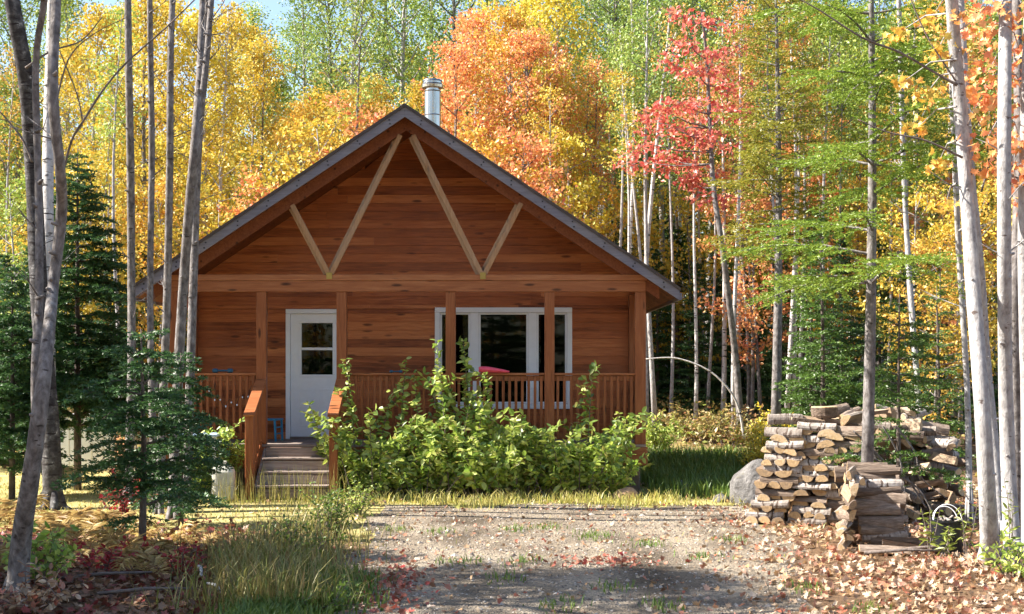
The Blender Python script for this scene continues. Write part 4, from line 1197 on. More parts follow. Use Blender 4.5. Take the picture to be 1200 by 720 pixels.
stem_tree('birch_tree', 'dark barked birch with peeling white patches at the left edge', 'birch', 19.2, [[(63, 600, 24), (57, 480, 22), (46, 350, 21), (39, 200, 20), (30, 90, 19), (14, 0, 18), (4, -90, 14)]], B_DARKB, None, seed=31, ntw=12, twL=.8,
          limbs=[[(38, 190, 5), (24, 160, 4), (-10, 120, 2)], [(30, 80, 6), (60, 60, 4), (95, 48, 3), (120, 20, 2)]])
stem_tree('birch_tree', 'white birch stem just behind the dark birch at left', 'birch', 21.5, [[(60, 575, 15), (58, 430, 14), (56, 280, 14), (57, 150, 13), (61, 40, 13), (64, -80, 10)]], B_BIRCH, None, seed=32, ntw=8)
stem_tree('maple_tree', 'grey forked maple with crooked stems nearest at bottom left', 'maple', 11.5, [[(20, 716, 30), (24, 640, 24), (36, 560, 20), (48, 470, 18), (58, 380, 14), (63, 330, 13), (72, 250, 13), (70, 195, 12), (62, 110, 12), (66, 0, 11), (70, -110, 8)],
          [(44, 500, 14), (42, 430, 11), (46, 350, 10), (45, 215, 9), (42, 75, 8), (52, 0, 8), (60, -90, 5)]], B_GREY, None, seed=33, ntw=7, twL=.4,
          limbs=[[(73, 206, 5), (84, 165, 4.5), (97, 143, 4.5), (122, 104, 4), (150, 72, 3.5), (195, 32, 3), (232, -4, 2.5)], [(97, 143, 3), (90, 110, 2.5), (70, 60, 2)], [(64, 130, 4), (80, 70, 3), (110, 40, 2), (150, 20, 1.5)]])
g = 'grey trunks between the fir and the cabin'
stem_tree('slender_tree', 'grey trunk leftmost of the row beside the cabin', 'tree', 19.8, [[(150, 590, 11.2), (154, 450, 10.3), (154, 330, 9.5), (153, 200, 9.5), (151, 80, 8.6), (149, -60, 7.7)]], B_GREY, g, seed=41, ntw=14)
stem_tree('slender_tree', 'thin grey trunk with pale lit edge, second in the row', 'tree', 19.2, [[(183, 600, 10.3), (178, 470, 8.6), (176, 340, 7.7), (178, 180, 7.7), (176, 40, 6.9), (175, -60, 6.0)]], B_GREY, g, seed=42, ntw=12)
stem_tree('slender_tree', 'grey trunk third in the row, straight with dark knots', 'tree', 18.6, [[(186, 612, 11.2), (191, 480, 10.3), (196, 340, 9.5), (199, 190, 8.6), (200, 60, 7.7), (205, -60, 6.9)]], B_GREY, g, seed=43, ntw=12)
stem_tree('slender_tree', 'leaning grey trunk forking into two stems near the cabin corner', 'tree', 18.0, [[(203, 618, 14.6), (207, 480, 12.9), (214, 350, 12.0), (222, 240, 11.2), (229, 165, 11.2), (234, 80, 7.7), (237, 0, 6.9), (240, -70, 5.2)], [(229, 172, 9.5), (240, 90, 7.7), (247, 10, 6.9), (254, -70, 5.2)]], B_GREY, g, seed=44, ntw=12, twL=.6)
stem_tree('slender_tree', 'grey trunk in front of the left end of the porch', 'tree', 18.8, [[(217, 612, 12.0), (221, 500, 11.2), (226, 350, 10.3), (232, 190, 8.6), (240, 60, 6.9), (246, -60, 5.2)]], B_GREY, g, seed=45, ntw=8)
g = 'pale maple trunks at the right edge'
stem_tree('maple_tree', 'thick pale trunk leaning left beside the black bucket', 'maple', 13.6, [[(1161, 668, 25), (1158, 600, 20), (1151, 480, 18), (1140, 330, 17.5), (1128, 160, 16), (1118, 40, 15), (1110, -80, 15)]], B_PALE, g, seed=51, ntw=8, twL=.6, crown=('amber', 10, 1.4, 22, .10), low=[(1098, 60, .6), (1085, 110, .7), (1075, 150, .6), (1100, 190, .6), (1060, 95, .5), (1092, 20, .8), (1050, 40, .5), (1108, 240, .5)],
          limbs=[[(1122, 100, 7), (1095, 85, 5), (1055, 62, 4.5), (1010, 44, 4), (960, 12, 3), (920, -10, 2)], [(1128, 185, 5), (1085, 165, 3.5), (1040, 155, 2.5), (1005, 140, 1.5)], [(1120, 95, 4), (1085, 40, 3), (1060, -20, 2)]])
stem_tree('maple_tree', 'thinner pale trunk right behind the leaning trunk', 'maple', 15.2, [[(1170, 640, 17), (1165, 540, 15), (1154, 420, 14), (1147, 320, 14), (1134, 180, 13), (1126, 40, 12), (1122, -70, 10)]], B_PALE, g, seed=52, ntw=8,
          limbs=[[(1150, 225, 4), (1163, 175, 3), (1172, 120, 2)]])
stem_tree('maple_tree', 'straight pale trunk with dark bark scars at the right edge', 'maple', 13.4, [[(1188, 668, 22), (1182, 560, 18), (1178, 430, 16.5), (1177, 300, 16), (1177, 150, 15.5), (1178, 30, 15), (1178, -80, 15)]], B_PALE, g, seed=53, ntw=10, crown=('orange', 10, 1.4, 24, .10),
          low=[(1150, 50, 1), (1158, 85, 1.2), (1147, 110, 1), (1162, 130, 1), (1155, 165, 1), (1195, 60, 1), (1200, 110, 1.2), (1196, 165, 1.1), (1190, 205, .9), (1204, 230, 1), (1165, 200, .7), (1168, 20, 1), (1145, 15, .9), (1202, 15, 1)])
stem_tree('maple_tree', 'grey trunk half hidden behind the scarred trunk', 'maple', 15.0, [[(1193, 640, 14), (1192, 500, 13), (1190, 350, 12), (1194, 180, 11), (1191, 0, 10), (1190, -60, 9)]], B_GREY, g, seed=54, ntw=6)
stem_tree('maple_tree', 'pale trunk cut off by the right edge of the picture', 'maple', 14.0, [[(1207, 655, 20), (1205, 480, 17), (1201, 300, 16), (1204, 100, 14), (1210, -60, 12)]], B_PALE, g, seed=55, ntw=6)
stem_tree('slender_tree', 'thin pale stem behind the woodpile, left of the leaning trunk', 'tree', 20.5, [[(1082, 560, 8), (1075, 450, 7), (1066, 330, 7), (1059, 200, 6), (1055, 60, 6), (1052, -50, 5)]], B_PALE, None, seed=56, ntw=10)
stem_tree('slender_tree', 'thin pale stem tight against the left of the leaning trunk', 'tree', 17.0, [[(1136, 590, 8), (1133, 450, 7), (1124, 300, 7), (1117, 150, 6), (1110, -40, 5)]], B_PALE, None, seed=57, ntw=8)
# arching bare sapling and crooked stems right of the cabin
t = thing('bent_sapling', 'thin white sapling bowed in an arch right of the porch', 'sapling', (X(872, 29), 29, H(X(872, 29), 29)))
mb = MB(); px_tube(mb, [(872, 515, 3.4), (866, 480, 2.8), (853, 455, 2.4), (828, 433, 2.0), (792, 420, 1.7), (757, 421, 1.3)], 29, n=6)
part('stem', mb, B_BIRCH, t, smooth=True)

# red maple with layered sprays
Yr = 29.8
r = random.Random(77); rg = np.random.default_rng(77)
base = Vector((X(868, Yr), Yr, H(X(868, Yr), Yr)))
mb = MB(); st = px_tube(mb, [(868, 500, 9), (862, 420, 8), (854, 350, 7), (845, 280, 6.5), (836, 220, 6), (832, 150, 5), (828, 70, 4), (822, 10, 2)], Yr, rg=r)
cl = [(806, 50, 1.0), (815, 80, 1.2), (838, 60, .8), (845, 95, 1.3), (800, 120, 1.0), (822, 125, 1.3), (850, 130, 1.2), (778, 130, .8), (790, 150, 1.2), (765, 143, .7), (810, 160, 1.2), (840, 165, 1.2), (756, 168, .8), (775, 185, 1.1), (800, 190, 1.2), (748, 190, .9), (825, 205, 1.2), (815, 215, .9), (838, 230, .9), (800, 20, .8), (788, 75, .6), (832, 28, .9)]
cen = []
for a, b, s in cl:
    c = V(a, b, Yr + r.uniform(-.7, .7))
    q = min(st, key=lambda p: abs(p.z - (c.z - .25)))
    mb.tube([q, (q + c) / 2 + Vector((0, 0, -.06)), c], [.022, .014, .004], 5, caps=False)
    for k in range(int(8 * s)):
        q2 = Vector((c.x + r.gauss(0, .24 * s), c.y + r.gauss(0, .3 * s), c.z + r.gauss(0, .075 * s) - abs(r.gauss(0, .05)))); cen.append(tuple(q2))
        mb.tube([c, q2], [.006, .002], 3, caps=False)
cen = np.array(cen); idx = np.repeat(np.arange(len(cen)), 15)
pos = cen[idx] + rg.normal(size=(len(idx), 3)) * np.array([.13, .13, .055])
v, f = leaves(pos, .125 * rg.uniform(.7, 1.2, len(pos)), rg, up=.8, droop=.35)
t = thing('maple_tree', 'bright red maple with layered sprays right of the roof', 'maple', base)
part('trunk', mb, B_GREY, t, smooth=True)
link('crown', np_mesh('crown', v - np.array(base), f, [LEAF['red']]), t)

# near conifers
def near_conifer(name, label, px, Y, h, **kw):
    x = X(px, Y)
    pr = conifer_proto(h=h, **kw)
    return put_tree(name, pr, label, 'fir' if 'fir' in name else 'hemlock', (x, Y, H(x, Y)), 1, rnd.uniform(0, 6))
near_conifer('fir_tree', 'dark young fir with slim bare lower trunk left of the cabin', 91, 22.4, 5.6, seed=61, rb=1.5, base=1.05, dz=.17, blen_pow=.75, nside=18, needle=.055, nn=66, droop=.34, r0=.06, bark_m=B_CONIF, leaf_m=LEAF['fir'], sparse=.08)
near_conifer('fir_tree', 'low spreading fir in front of the grey trunks', 166, 14.4, 2.4, seed=62, rb=1.05, base=.4, dz=.13, blen_pow=.42, nside=15, needle=.046, nn=74, droop=.42, r0=.04, bark_m=B_CONIF, leaf_m=LEAF['fir'], sparse=.42)
near_conifer('fir_tree', 'small fir with branches reaching towards the white jug', 212, 17.2, 2.2, seed=63, rb=.6, base=.35, dz=.14, blen_pow=.4, nside=18, needle=.05, nn=76, droop=.36, r0=.035, bark_m=B_CONIF, leaf_m=LEAF['fir'], sparse=.15)
near_conifer('fir_tree', 'dark fir at the left edge behind the forked maple', 14, 21.0, 3.6, seed=64, rb=1.1, base=.5, dz=.2, blen_pow=.7, nside=17, needle=.065, nn=52, droop=.3, r0=.05, bark_m=B_CONIF, leaf_m=LEAF['fir'])
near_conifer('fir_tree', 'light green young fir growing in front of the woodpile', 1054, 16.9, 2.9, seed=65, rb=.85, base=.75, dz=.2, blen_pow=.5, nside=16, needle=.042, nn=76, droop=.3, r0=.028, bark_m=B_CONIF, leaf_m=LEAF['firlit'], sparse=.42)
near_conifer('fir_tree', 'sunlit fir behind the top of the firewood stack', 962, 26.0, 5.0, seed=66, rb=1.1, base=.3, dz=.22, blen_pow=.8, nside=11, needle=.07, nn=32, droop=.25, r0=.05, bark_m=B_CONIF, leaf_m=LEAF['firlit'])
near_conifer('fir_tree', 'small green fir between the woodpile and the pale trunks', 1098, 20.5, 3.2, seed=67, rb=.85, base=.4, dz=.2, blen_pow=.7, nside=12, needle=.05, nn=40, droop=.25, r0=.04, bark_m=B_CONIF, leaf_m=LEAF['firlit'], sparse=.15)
near_conifer('hemlock_tree', 'tall hemlock rising from the woodpile with open green branches', 1014, 16.5, 9.5, seed=68, rb=1.7, base=3.0, dz=.36, blen_pow=.4, nside=12, needle=.045, nn=70, droop=.26, r0=.08, bark_m=B_GREY, leaf_m=LEAF['hemlock'], sparse=.42)
near_conifer('larch_tree', 'feathery olive gold larch behind the left of the firewood stack', 908, 27.5, 11, seed=69, rb=1.5, base=4.0, dz=.3, blen_pow=.6, nside=10, needle=.075, nn=26, droop=.1, r0=.105, bark_m=B_GREY, leaf_m=LEAF['larch'], sparse=.2)

# far wood: one mass
def far_woods():
    rg = np.random.default_rng(5); r = random.Random(5)
    cen, mb = [], MB()
    for k in range(340):
        Y = r.uniform(74, 120); x = r.uniform(-75, 85)
        px = 600 + x / Y * FPX
        top = r.uniform(11, 17)
        if 300 < px < 385: top = min(top, 2 + (HOR - 60) / FPX * Y * .9)
        z0 = H(x, Y)
        mb.tube([(x, Y, z0), (x + r.uniform(-.4, .4), Y, z0 + top)], [.14, .03], 5, caps=False)
        for c in range(24):
            u = r.random() ** .8; zz = z0 + 1.0 + u * (top - 1.0); rd = 2.4 * math.sin(PI * min(1, .2 + .8 * u)) + .3
            cen.append((x + r.gauss(0, rd * .5), Y + r.gauss(0, rd * .5), zz))
    for k in range(90):
        Y = r.uniform(-75, -34); x = r.uniform(-60, 60); top = r.uniform(11, 16)
        mb.tube([(x, Y, 0), (x, Y, top)], [.14, .03], 5, caps=False)
        for c in range(22):
            u = r.random(); cen.append((x + r.gauss(0, 1.3), Y + r.gauss(0, 1.3), .8 + u * (top - .8)))
    cen = np.array(cen); idx = np.repeat(np.arange(len(cen)), 16)
    pos = cen[idx] + rg.normal(size=(len(idx), 3)) * np.array([.5, .5, .35])
    v, f = leaves(pos, .42 * rg.uniform(.7, 1.2, len(pos)), rg, up=.5)
    o = link('far_woods', np_mesh('far_woods', v, f, [LEAF['far']])); tag(o, 'mixed gold and green woods far behind', 'woods', kind='stuff')
    tr = link('far_woods_stems', mb.mesh('far_woods_stems', [B_GREY])); tag(tr, 'grey stems of the far woods', 'woods', kind='stuff')
far_woods()

# ------------------------------------------------------------------ shrubs in front of the porch
def shrub_mesh(seed, h, rad, nst, leafl, spires=0, lean=.45):
    r = random.Random(seed); rg = np.random.default_rng(seed)
    mb = MB(); P, D, S = [], [], []
    for k in range(nst + spires):
        sp = k >= nst
        az = r.uniform(0, 6.28); rr = rad * (.35 if not sp else .7) * math.sqrt(r.random())
        b = Vector((math.cos(az) * rr, math.sin(az) * rr, 0))
        a2 = az + r.uniform(-.8, .8)
        L = h * (r.uniform(.4, .85) if not sp else r.uniform(.85, 1.3) if k % 3 else 1.4)
        ln = (r.uniform(.1, 1) ** .7 * rad * .9) if not sp else r.uniform(.25, .95) if k % 3 else .2
        e = b + Vector((math.cos(a2) * ln, math.sin(a2) * ln, L * (1 - .3 * (ln / max(rad, .1)) ** 2)))
        mid = (b + e) / 2 + Vector((-math.cos(a2) * ln * .12, -math.sin(a2) * ln * .12, L * .08))
        def q(t): return b * (1 - t) ** 2 + mid * 2 * t * (1 - t) + e * t * t
        mb.tube([q(0), q(.33), q(.66), q(1)], [.011, .008, .005, .002], 4, caps=False)
        def put_pair(c, d, l):
            sd = d.cross(Vector((r.uniform(-1, 1), r.uniform(-1, 1), r.uniform(-1, 1)))).normalized()
            for s_ in (-1, 1):
                P.append(tuple(c)); D.append(tuple((sd * s_ + d * .55 + Vector((0, 0, -.1))).normalized())); S.append(l * r.uniform(.75, 1.2))
        t = .2 if not sp else .42
        while t < 1:
            c = q(t); d = (q(min(1, t + .03)) - q(t - .03)).normalized()
            put_pair(c, d, leafl * (1.15 - .45 * t))
            if r.random() < (.5 if not sp else .22):      # side twig
                az3 = r.uniform(0, 6.28)
                td = (d * .5 + Vector((math.cos(az3), math.sin(az3), r.uniform(-.1, .7)))).normalized(); tl = r.uniform(.15, .38)
                mb.tube([c, c + td * tl], [.004, .0015], 3, caps=False)
                for s2 in np.arange(.05, tl, .055): put_pair(c + td * float(s2), td, leafl * .85)
            t += .055 / max(L, .3)
        put_pair(e, UPZ, leafl * .7)
    P, D, S = np.array(P), np.array(D), np.array(S)
    v, f = leaves(P, S, rg, up=1.4, tv=EL_V, tf=EL_F, dirs=D, dirw=.8)
    return mb, v, f
def shrub(label, px, Y, h, rad, nst, leafl=.095, spires=0, seed=1, leafm='shrub', name='shrub', group='leafy shrubs in front of the porch', cat='shrub'):
    mb, v, f = shrub_mesh(seed, h, rad, nst, leafl, spires)
    x = X(px, Y)
    t = thing(name, label, cat, (x, Y, H(x, Y) - .02), group)
    if name == 'shrub' and group.startswith('leafy') and 425 < px < 720: t.scale = (1, .56, 1)
    part('stem', mb, B_TWIG, t, Vector((0, 0, 0)), smooth=True)
    link('foliage', np_mesh('foliage', v, f, [LEAF[leafm]]), t)
    return t
shrub('loose shrub with long arching shoots beside the steps', 438, 20.8, 1.55, .9, 20, .145, 7, 1)
shrub('dense shrub second from the steps below the siding', 500, 20.85, 1.4, .85, 22, .135, 3, 2)
shrub('shrub with one tall leafy spire in front of the window', 562, 20.75, 1.75, .95, 24, .15, 5, 3)
shrub('rounded dense shrub under the right part of the window', 618, 20.85, 1.4, .85, 23, .13, 3, 4)
shrub('shrub with upright yellow green tips near the right porch corner', 674, 20.8, 1.45, .85, 22, .14, 5, 5)
shrub('low dark shrub at the right porch corner post', 714, 20.85, 1.0, .5, 16, .11, 1, 6)
shrub('low shrub at the foot of the steps shrub', 418, 20.7, .5, .35, 10, .09, 0, 7)
shrub('pale green shrub against the left railing behind the jug', 250, 20.95, 1.35, .42, 18, .10, 0, 8)
shrub('dim shrub left of the white jug', 226, 20.6, .9, .45, 18, .09, 0, 9)
shrub('bright yellow shrub behind the left end of the firewood stack', 892, 25, .95, .55, 20, .085, 0, 10, 'yellow', group='autumn shrubs at the edge of the wood')
shrub('yellow shrub beyond the shaded grass', 912, 27.5, 1.2, .6, 20, .09, 0, 11, 'yellow', group='autumn shrubs at the edge of the wood')
shrub('pale green shrub behind the right porch corner', 768, 28.5, 1.1, .7, 22, .09, 0, 12, 'lime', group='autumn shrubs at the edge of the wood')
shrub('amber shrub at the back of the shaded grass', 815, 30.5, .9, .8, 20, .09, 0, 13, 'under', group='autumn shrubs at the edge of the wood')
shrub('golden shrub at the back of the shaded grass', 850, 30, .8, .8, 20, .09, 0, 14, 'under', group='autumn shrubs at the edge of the wood')
shrub('yellow green seedling clump at the foot of the pale trunks', 1194, 12.4, .5, .35, 7, .085, 0, 16, 'lime', group='autumn shrubs at the edge of the wood')
shrub('red leaved seedling among the ferns', 122, 12.9, .42, .22, 4, .075, 0, 17, 'redlow', group='seedlings on the forest floor')
shrub('dark red seedling below the spreading fir', 212, 12.9, .42, .24, 4, .07, 0, 18, 'redlow', group='seedlings on the forest floor')
shrub('red seedling in the lawn behind the spreading fir', 150, 17.5, .95, .22, 4, .085, 0, 19, 'redlow', group='seedlings on the forest floor')
shrub('green seedling at the foot of the forked maple', 42, 11.9, .62, .3, 9, .10, 0, 20, 'shrub', group='seedlings on the forest floor')
shrub('orange leaved seedling at the bottom left corner', 45, 10.9, .3, .36, 8, .085, 0, 21, 'litter', group='seedlings on the forest floor')
shrub('bushy green weed at the left edge of the drive', 388, 15.8, .72, .34, 12, .06, 0, 22, 'grassgreen', name='weed_clump', group='weeds along the drive', cat='weed')
shrub('smaller green weed behind the bushy weed', 416, 18.4, .5, .3, 10, .055, 0, 23, 'shrub', name='weed_clump', group='weeds along the drive', cat='weed')
shrub('dark green weed between the tall grass and the drive', 352, 13.8, .6, .34, 10, .055, 0, 24, 'grassgreen', name='weed_clump', group='weeds along the drive', cat='weed')
shrub('green weed in the bottom centre left corner of the grass', 372, 11.3, .22, .45, 14, .05, 0, 25, 'grassgreen', name='weed_clump', group='weeds along the drive', cat='weed')

# goldenrod by the bucket
def goldenrod(label, px, Y, h, seed):
    r = random.Random(seed); rg = np.random.default_rng(seed); x = X(px, Y)
    mb = MB(); P, D, S = [], [], []
    for k in range(3):
        e = Vector((r.uniform(-.12, .12), r.uniform(-.12, .12), h * r.uniform(.75, 1))); b = Vector((r.uniform(-.06, .06), r.uniform(-.06, .06), 0))
        mb.tube([b, (b + e) / 2 + Vector((.02, 0, 0)), e], [.006, .005, .002], 4, caps=False)
        for q in np.arange(.3, 1, .06):
            az = q * 60; P.append(tuple(b + (e - b) * float(q))); D.append((math.cos(az), math.sin(az), .1)); S.append(.12 * (1.2 - q * .7))
    v, f = leaves(np.array(P), np.array(S), rg, up=1.2, tv=EL_V * np.array([.5, 1, 1]), tf=EL_F, dirs=np.array(D), dirw=.85)
    t = thing('goldenrod', label, 'goldenrod', (x, Y, H(x, Y)), 'goldenrod stalks round the bucket')
    part('stem', mb, B_TWIG, t, Vector((0, 0, 0))); link('foliage', np_mesh('foliage', v, f, [LEAF['stalk']]), t)
goldenrod('goldenrod stalk left of the black bucket', 1092, 14.0, .55, 1); goldenrod('short goldenrod stalk in front of the black bucket', 1107, 13.8, .42, 2); goldenrod('yellowed goldenrod right of the black bucket', 1132, 14.1, .6, 3); goldenrod('goldenrod before the scarred pale trunk', 1184, 13.0, .9, 4)

# ferns
def fern_proto(seed):
    r = random.Random(seed); rg = np.random.default_rng(seed)
    P, D, S, NR = [], [], [], []; mb = MB()
    for k in range(7):
        az = k * .9 + r.uniform(-.3, .3); L = r.uniform(.6, .95); el = r.uniform(.6, 1.05)
        hd = Vector((math.cos(az), math.sin(az), 0)); sd = Vector((-math.sin(az), math.cos(az), 0))
        def q(t): return hd * L * t * math.cos(el) + UPZ * (L * t * math.sin(el) - .62 * L * t * t * t)
        mb.tube([q(0), q(.3), q(.6), q(1)], [.005, .004, .003, .001], 4, caps=False)
        n_ = 24
        for j in range(3, n_):
            t = j / n_; c = q(t); tl = .26 * L * math.sin(PI * min(1, .12 + .88 * (1 - t) ** .9)) + .01
            fw = (q(min(1, t + .02)) - q(t)).normalized()
            for s_ in (-1, 1):
                pd = (sd * s_ + fw * .45 + UPZ * r.uniform(-.15, .05)).normalized()
                nn_ = sd.cross(fw); NR.append(tuple(nn_ if nn_.z > 0 else -nn_))
                P.append(tuple(c)); D.append(tuple(pd)); S.append(tl * r.uniform(.85, 1.1))
    v, f = leaves(np.array(P), np.array(S), rg, nrm=np.array(NR), dirs=np.array(D), dirw=.95, tv=np.array([(-.03, 0, 0), (.10, .25, .02), (.07, .6, .03), (0, 1, -.06), (-.07, .6, .03), (-.10, .25, .02)]), tf=np.array([(0, 1, 2), (0, 2, 3), (0, 3, 4), (0, 4, 5)]))
    return mb.mesh('stem', [MATS['fern dry']]), np_mesh('frond', v, f, [LEAF['fern']])
FERN = [fern_proto(i) for i in range(3)]
fern_spots = [(10, 590, 1.3), (35, 600, 1.1), (78, 596, 1.2), (110, 600, 1.2), (140, 606, 1.1), (95, 622, 1.2), (128, 640, 1.1), (160, 636, .95), (178, 655, 1.0), (145, 628, 1.1), (200, 612, .9), (0, 655, 1.0), (232, 620, .7)]
for i, (px, py, s) in enumerate(sorted(fern_spots)):
    Y = FPX * EYE / (py + 22 - HOR); x = X(px, Y)
    row = 'near the lawn' if py < 612 else 'in the middle of the bank' if py < 645 else 'low on the bank'
    same = [p for p in sorted(fern_spots) if ('near the lawn' if p[1] < 612 else 'in the middle of the bank' if p[1] < 645 else 'low on the bank') == row]
    j = same.index((px, py, s))
    lab = 'dry yellow brown fern %s, %s' % (row, 'leftmost' if j == 0 else 'rightmost' if j == len(same) - 1 else ORD[j] + ' from left')
    t = thing('fern', lab, 'fern', (x, Y, H(x, Y) - .02), 'dry ferns on the bank at left', rnd.uniform(0, 6)); s *= .74; t.scale = (s, s, s)
    pr = FERN[i % 3]; link('stem', pr[0], t); link('frond', pr[1], t)

# ------------------------------------------------------------------ grass, litter, gravel: stuff
def blades(name, label, pts, hts, mat, rg, width=.012, lean=.45):
    N = len(pts); a = rg.uniform(0, 2 * PI, N); ln = lean * rg.uniform(.1, 1, N) * hts
    dx, dy = np.cos(a), np.sin(a)
    wv = np.stack([-dy, dx, np.zeros(N)], 1) * (width * rg.uniform(.6, 1.4, N))[:, None]
    b = np.asarray(pts); mid = b + np.stack([dx * ln * .35, dy * ln * .35, hts * .6], 1); tip = b + np.stack([dx * ln, dy * ln, hts * (1 - .25 * rg.random(N))], 1)
    v = np.stack([b - wv, b + wv, mid + wv * .7, mid - wv * .7, tip], 1).reshape(-1, 3)
    o = np.arange(N)[:, None, None] * 5
    f = (o + np.array([[0, 1, 2], [0, 2, 3], [3, 2, 4]])[None]).reshape(-1, 3)
    ob = link(name, np_mesh(name, v, f, [mat])); tag(ob, label, 'grass', kind='stuff')
def scatter(n, fn, rg, x0, x1, y0, y1):
    out = []
    while len(out) < n:
        xs = rg.uniform(x0, x1, n); ys = rg.uniform(y0, y1, n); rr = rg.random(n)
        for x, y, q in zip(xs, ys, rr):
            if q < fn(x, y): out.append((x, y, H(x, y)))
            if len(out) >= n: break
    return np.array(out)
def in_house(x, y): return L_ - .1 < x < R_ + .1 and y > F - .1 and y < BACK + .2
def patch(x, y, s=1.0): return .5 + .5 * math.sin(x * 2.3 * s + 1.7 * math.sin(y * 1.9 * s)) * math.sin(y * 2.9 * s + 1.3 * math.sin(x * 1.4 * s))
def lawn_d(x, y):
    if in_house(x, y): return 0
    if on_drive(x, y): return 0.012 * patch(x, y)
    if y < 14.5 and x < -2.2: return 0
    if x > 2.8 and y < 20.4: return .03
    return .35 + .65 * patch(x, y)
rg = np.random.default_rng(11)
p = scatter(26000, lambda x, y: lawn_d(x, y) * (1 if y < 24 else .5), rg, -14, 6.5, 14, 32)
blades('lawn_grass', 'short dry yellow grass of the lawn', p, rg.uniform(.015, .075, len(p)), LEAF['grass'], rg, .007, 1.2)
p = scatter(5200, lambda x, y: math.exp(-((y - 20.1 - .3 * math.sin(x * 3.1)) / .5) ** 2) * (1 if -2.8 < x < 2.4 else .35) * (.15 + .85 * patch(x, y, 2.2)), rg, -5.6, 3.4, 18.5, 21.0)
blades('verge_grass', 'tufted sunlit grass along the foot of the shrubs', p, .02 + .22 * rg.random(len(p)) ** 3, LEAF['verge'], rg, .006, 1.2)
p = scatter(15000, lambda x, y: 0 if in_house(x, y) else min(1, max(0, (x - 1.9) / .5)) * (1 if 20.6 < y < 28 and x < 6.2 else 0), rg, 1.9, 6.2, 20.6, 28)
blades('shaded_grass', 'deep green grass right of the cabin', p, rg.uniform(.12, .34, len(p)), LEAF['grassgreen'], rg, .011, .6)
p = scatter(4600, lambda x, y: math.exp(-((x - (drive_left(y) - .7)) / .45) ** 2) * (.1 + patch(x, y, 1.6)) * (1 if y < 14.6 else .18), rg, -4.0, -1.0, 11.0, 17.0)
blades('tall_grass', 'tall straw and green grass left of the drive', p, .06 + .46 * rg.random(len(p)) ** 1.6, LEAF['drygrass'], rg, .006, 1.0)
p = scatter(5000, lambda x, y: math.exp(-((x - (drive_left(y) - .35)) / .35) ** 2) * (.2 + .8 * patch(x, y, 2)), rg, -3.2, -1.0, 10.2, 13.0)
blades('green_grass', 'soft green grass at the bottom edge of the drive', p, rg.uniform(.06, .2, len(p)), LEAF['grassgreen'], rg, .008, .9)
# tufts on the drive
tc_ = [(540, 660), (605, 622), (640, 620), (590, 680), (690, 632), (860, 634), (610, 660), (940, 692), (655, 712), (720, 690), (515, 625), (820, 655), (700, 628), (465, 622), (765, 640), (775, 712), (1020, 716)]
pts = []
for (a, b) in tc_:
    Y = FPX * EYE / (b - HOR)
    for _ in range(70):
        x, y = X(a, Y) + rnd.gauss(0, .11), Y + rnd.gauss(0, .16); pts.append((x, y, H(x, y)))
blades('drive_tufts', 'little green tufts growing in the gravel', np.array(pts), rg.uniform(.03, .10, len(pts)), LEAF['grassgreen'], rg, .006, 1.0)
# dry stalks before the steps
p = scatter(260, lambda x, y: 1, rg, -4.3, -2.4, 19.7, 20.2)
blades('dry_stalks', 'thin dry stalks in front of the steps', p, rg.uniform(.2, .7, len(p)), LEAF['grass'], rg, .004, .3)

def litter(name, label, n, fn, box, mat, size, seed, tv=MA_V, tf=MA_F, up=2.2, lift=.02):
    rg = np.random.default_rng(seed)
    p = scatter(n, fn, rg, *box); p[:, 2] += rg.uniform(.006, lift + .02, len(p))
    v, f = leaves(p, size * rg.uniform(.6, 1.25, len(p)), rg, up=up, tv=tv, tf=tf)
    tag(link(name, np_mesh(name, v, f, [mat])), label, 'leaves', kind='stuff')
def lit_right(x, y):
    if in_house(x, y): return 0
    e = drive_right(y)
    if y < 20.8: return min(1, max(0.02, (x - e + 1.3) / 1.9)) ** 1.6 * (.15 + .85 * patch(x, y, 1.3))
    return .25
litter('fallen_leaves', 'pale red and tan fallen leaves round the woodpile', 15000, lit_right, (1.0, 8.5, 9.5, 24), LEAF['litter'], .070, 1, up=1.3)
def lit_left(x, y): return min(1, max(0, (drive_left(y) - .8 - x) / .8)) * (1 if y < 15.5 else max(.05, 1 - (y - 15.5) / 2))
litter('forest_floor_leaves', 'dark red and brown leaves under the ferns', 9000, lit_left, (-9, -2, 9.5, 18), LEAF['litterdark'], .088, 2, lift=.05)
litter('scattered_leaves', 'odd fallen leaves scattered over the drive and lawn', 3200, lambda x, y: (0 if in_house(x, y) else .4 + .6 * patch(x, y, .8)) if y < 20.8 else 0.15, (-6, 4.5, 10, 23), LEAF['litter'], .055, 3, up=1.3, lift=.01)
litter('drive_leaves', 'red leaves gathered in the wheel tracks', 560, lambda x, y: math.exp(-((x - 1.0) / .5) ** 2 - ((y - 13.9) / .35) ** 2) + math.exp(-((x + 1.15) / .35) ** 2 - ((y - 12.2) / 1.4) ** 2), (-2.2, 2.2, 10.4, 15.5), LEAF['redlitter'], .062, 4, up=1.3, lift=.02)
litter('woodland_leaves', 'golden leaves covering the floor of the wood', 15000, lambda x, y: 0 if in_house(x, y) else (1 if y > 28 else .2), (-18, 22, 24, 46), MATS['undergrowth'], .13, 5, RH_V, RH_F)
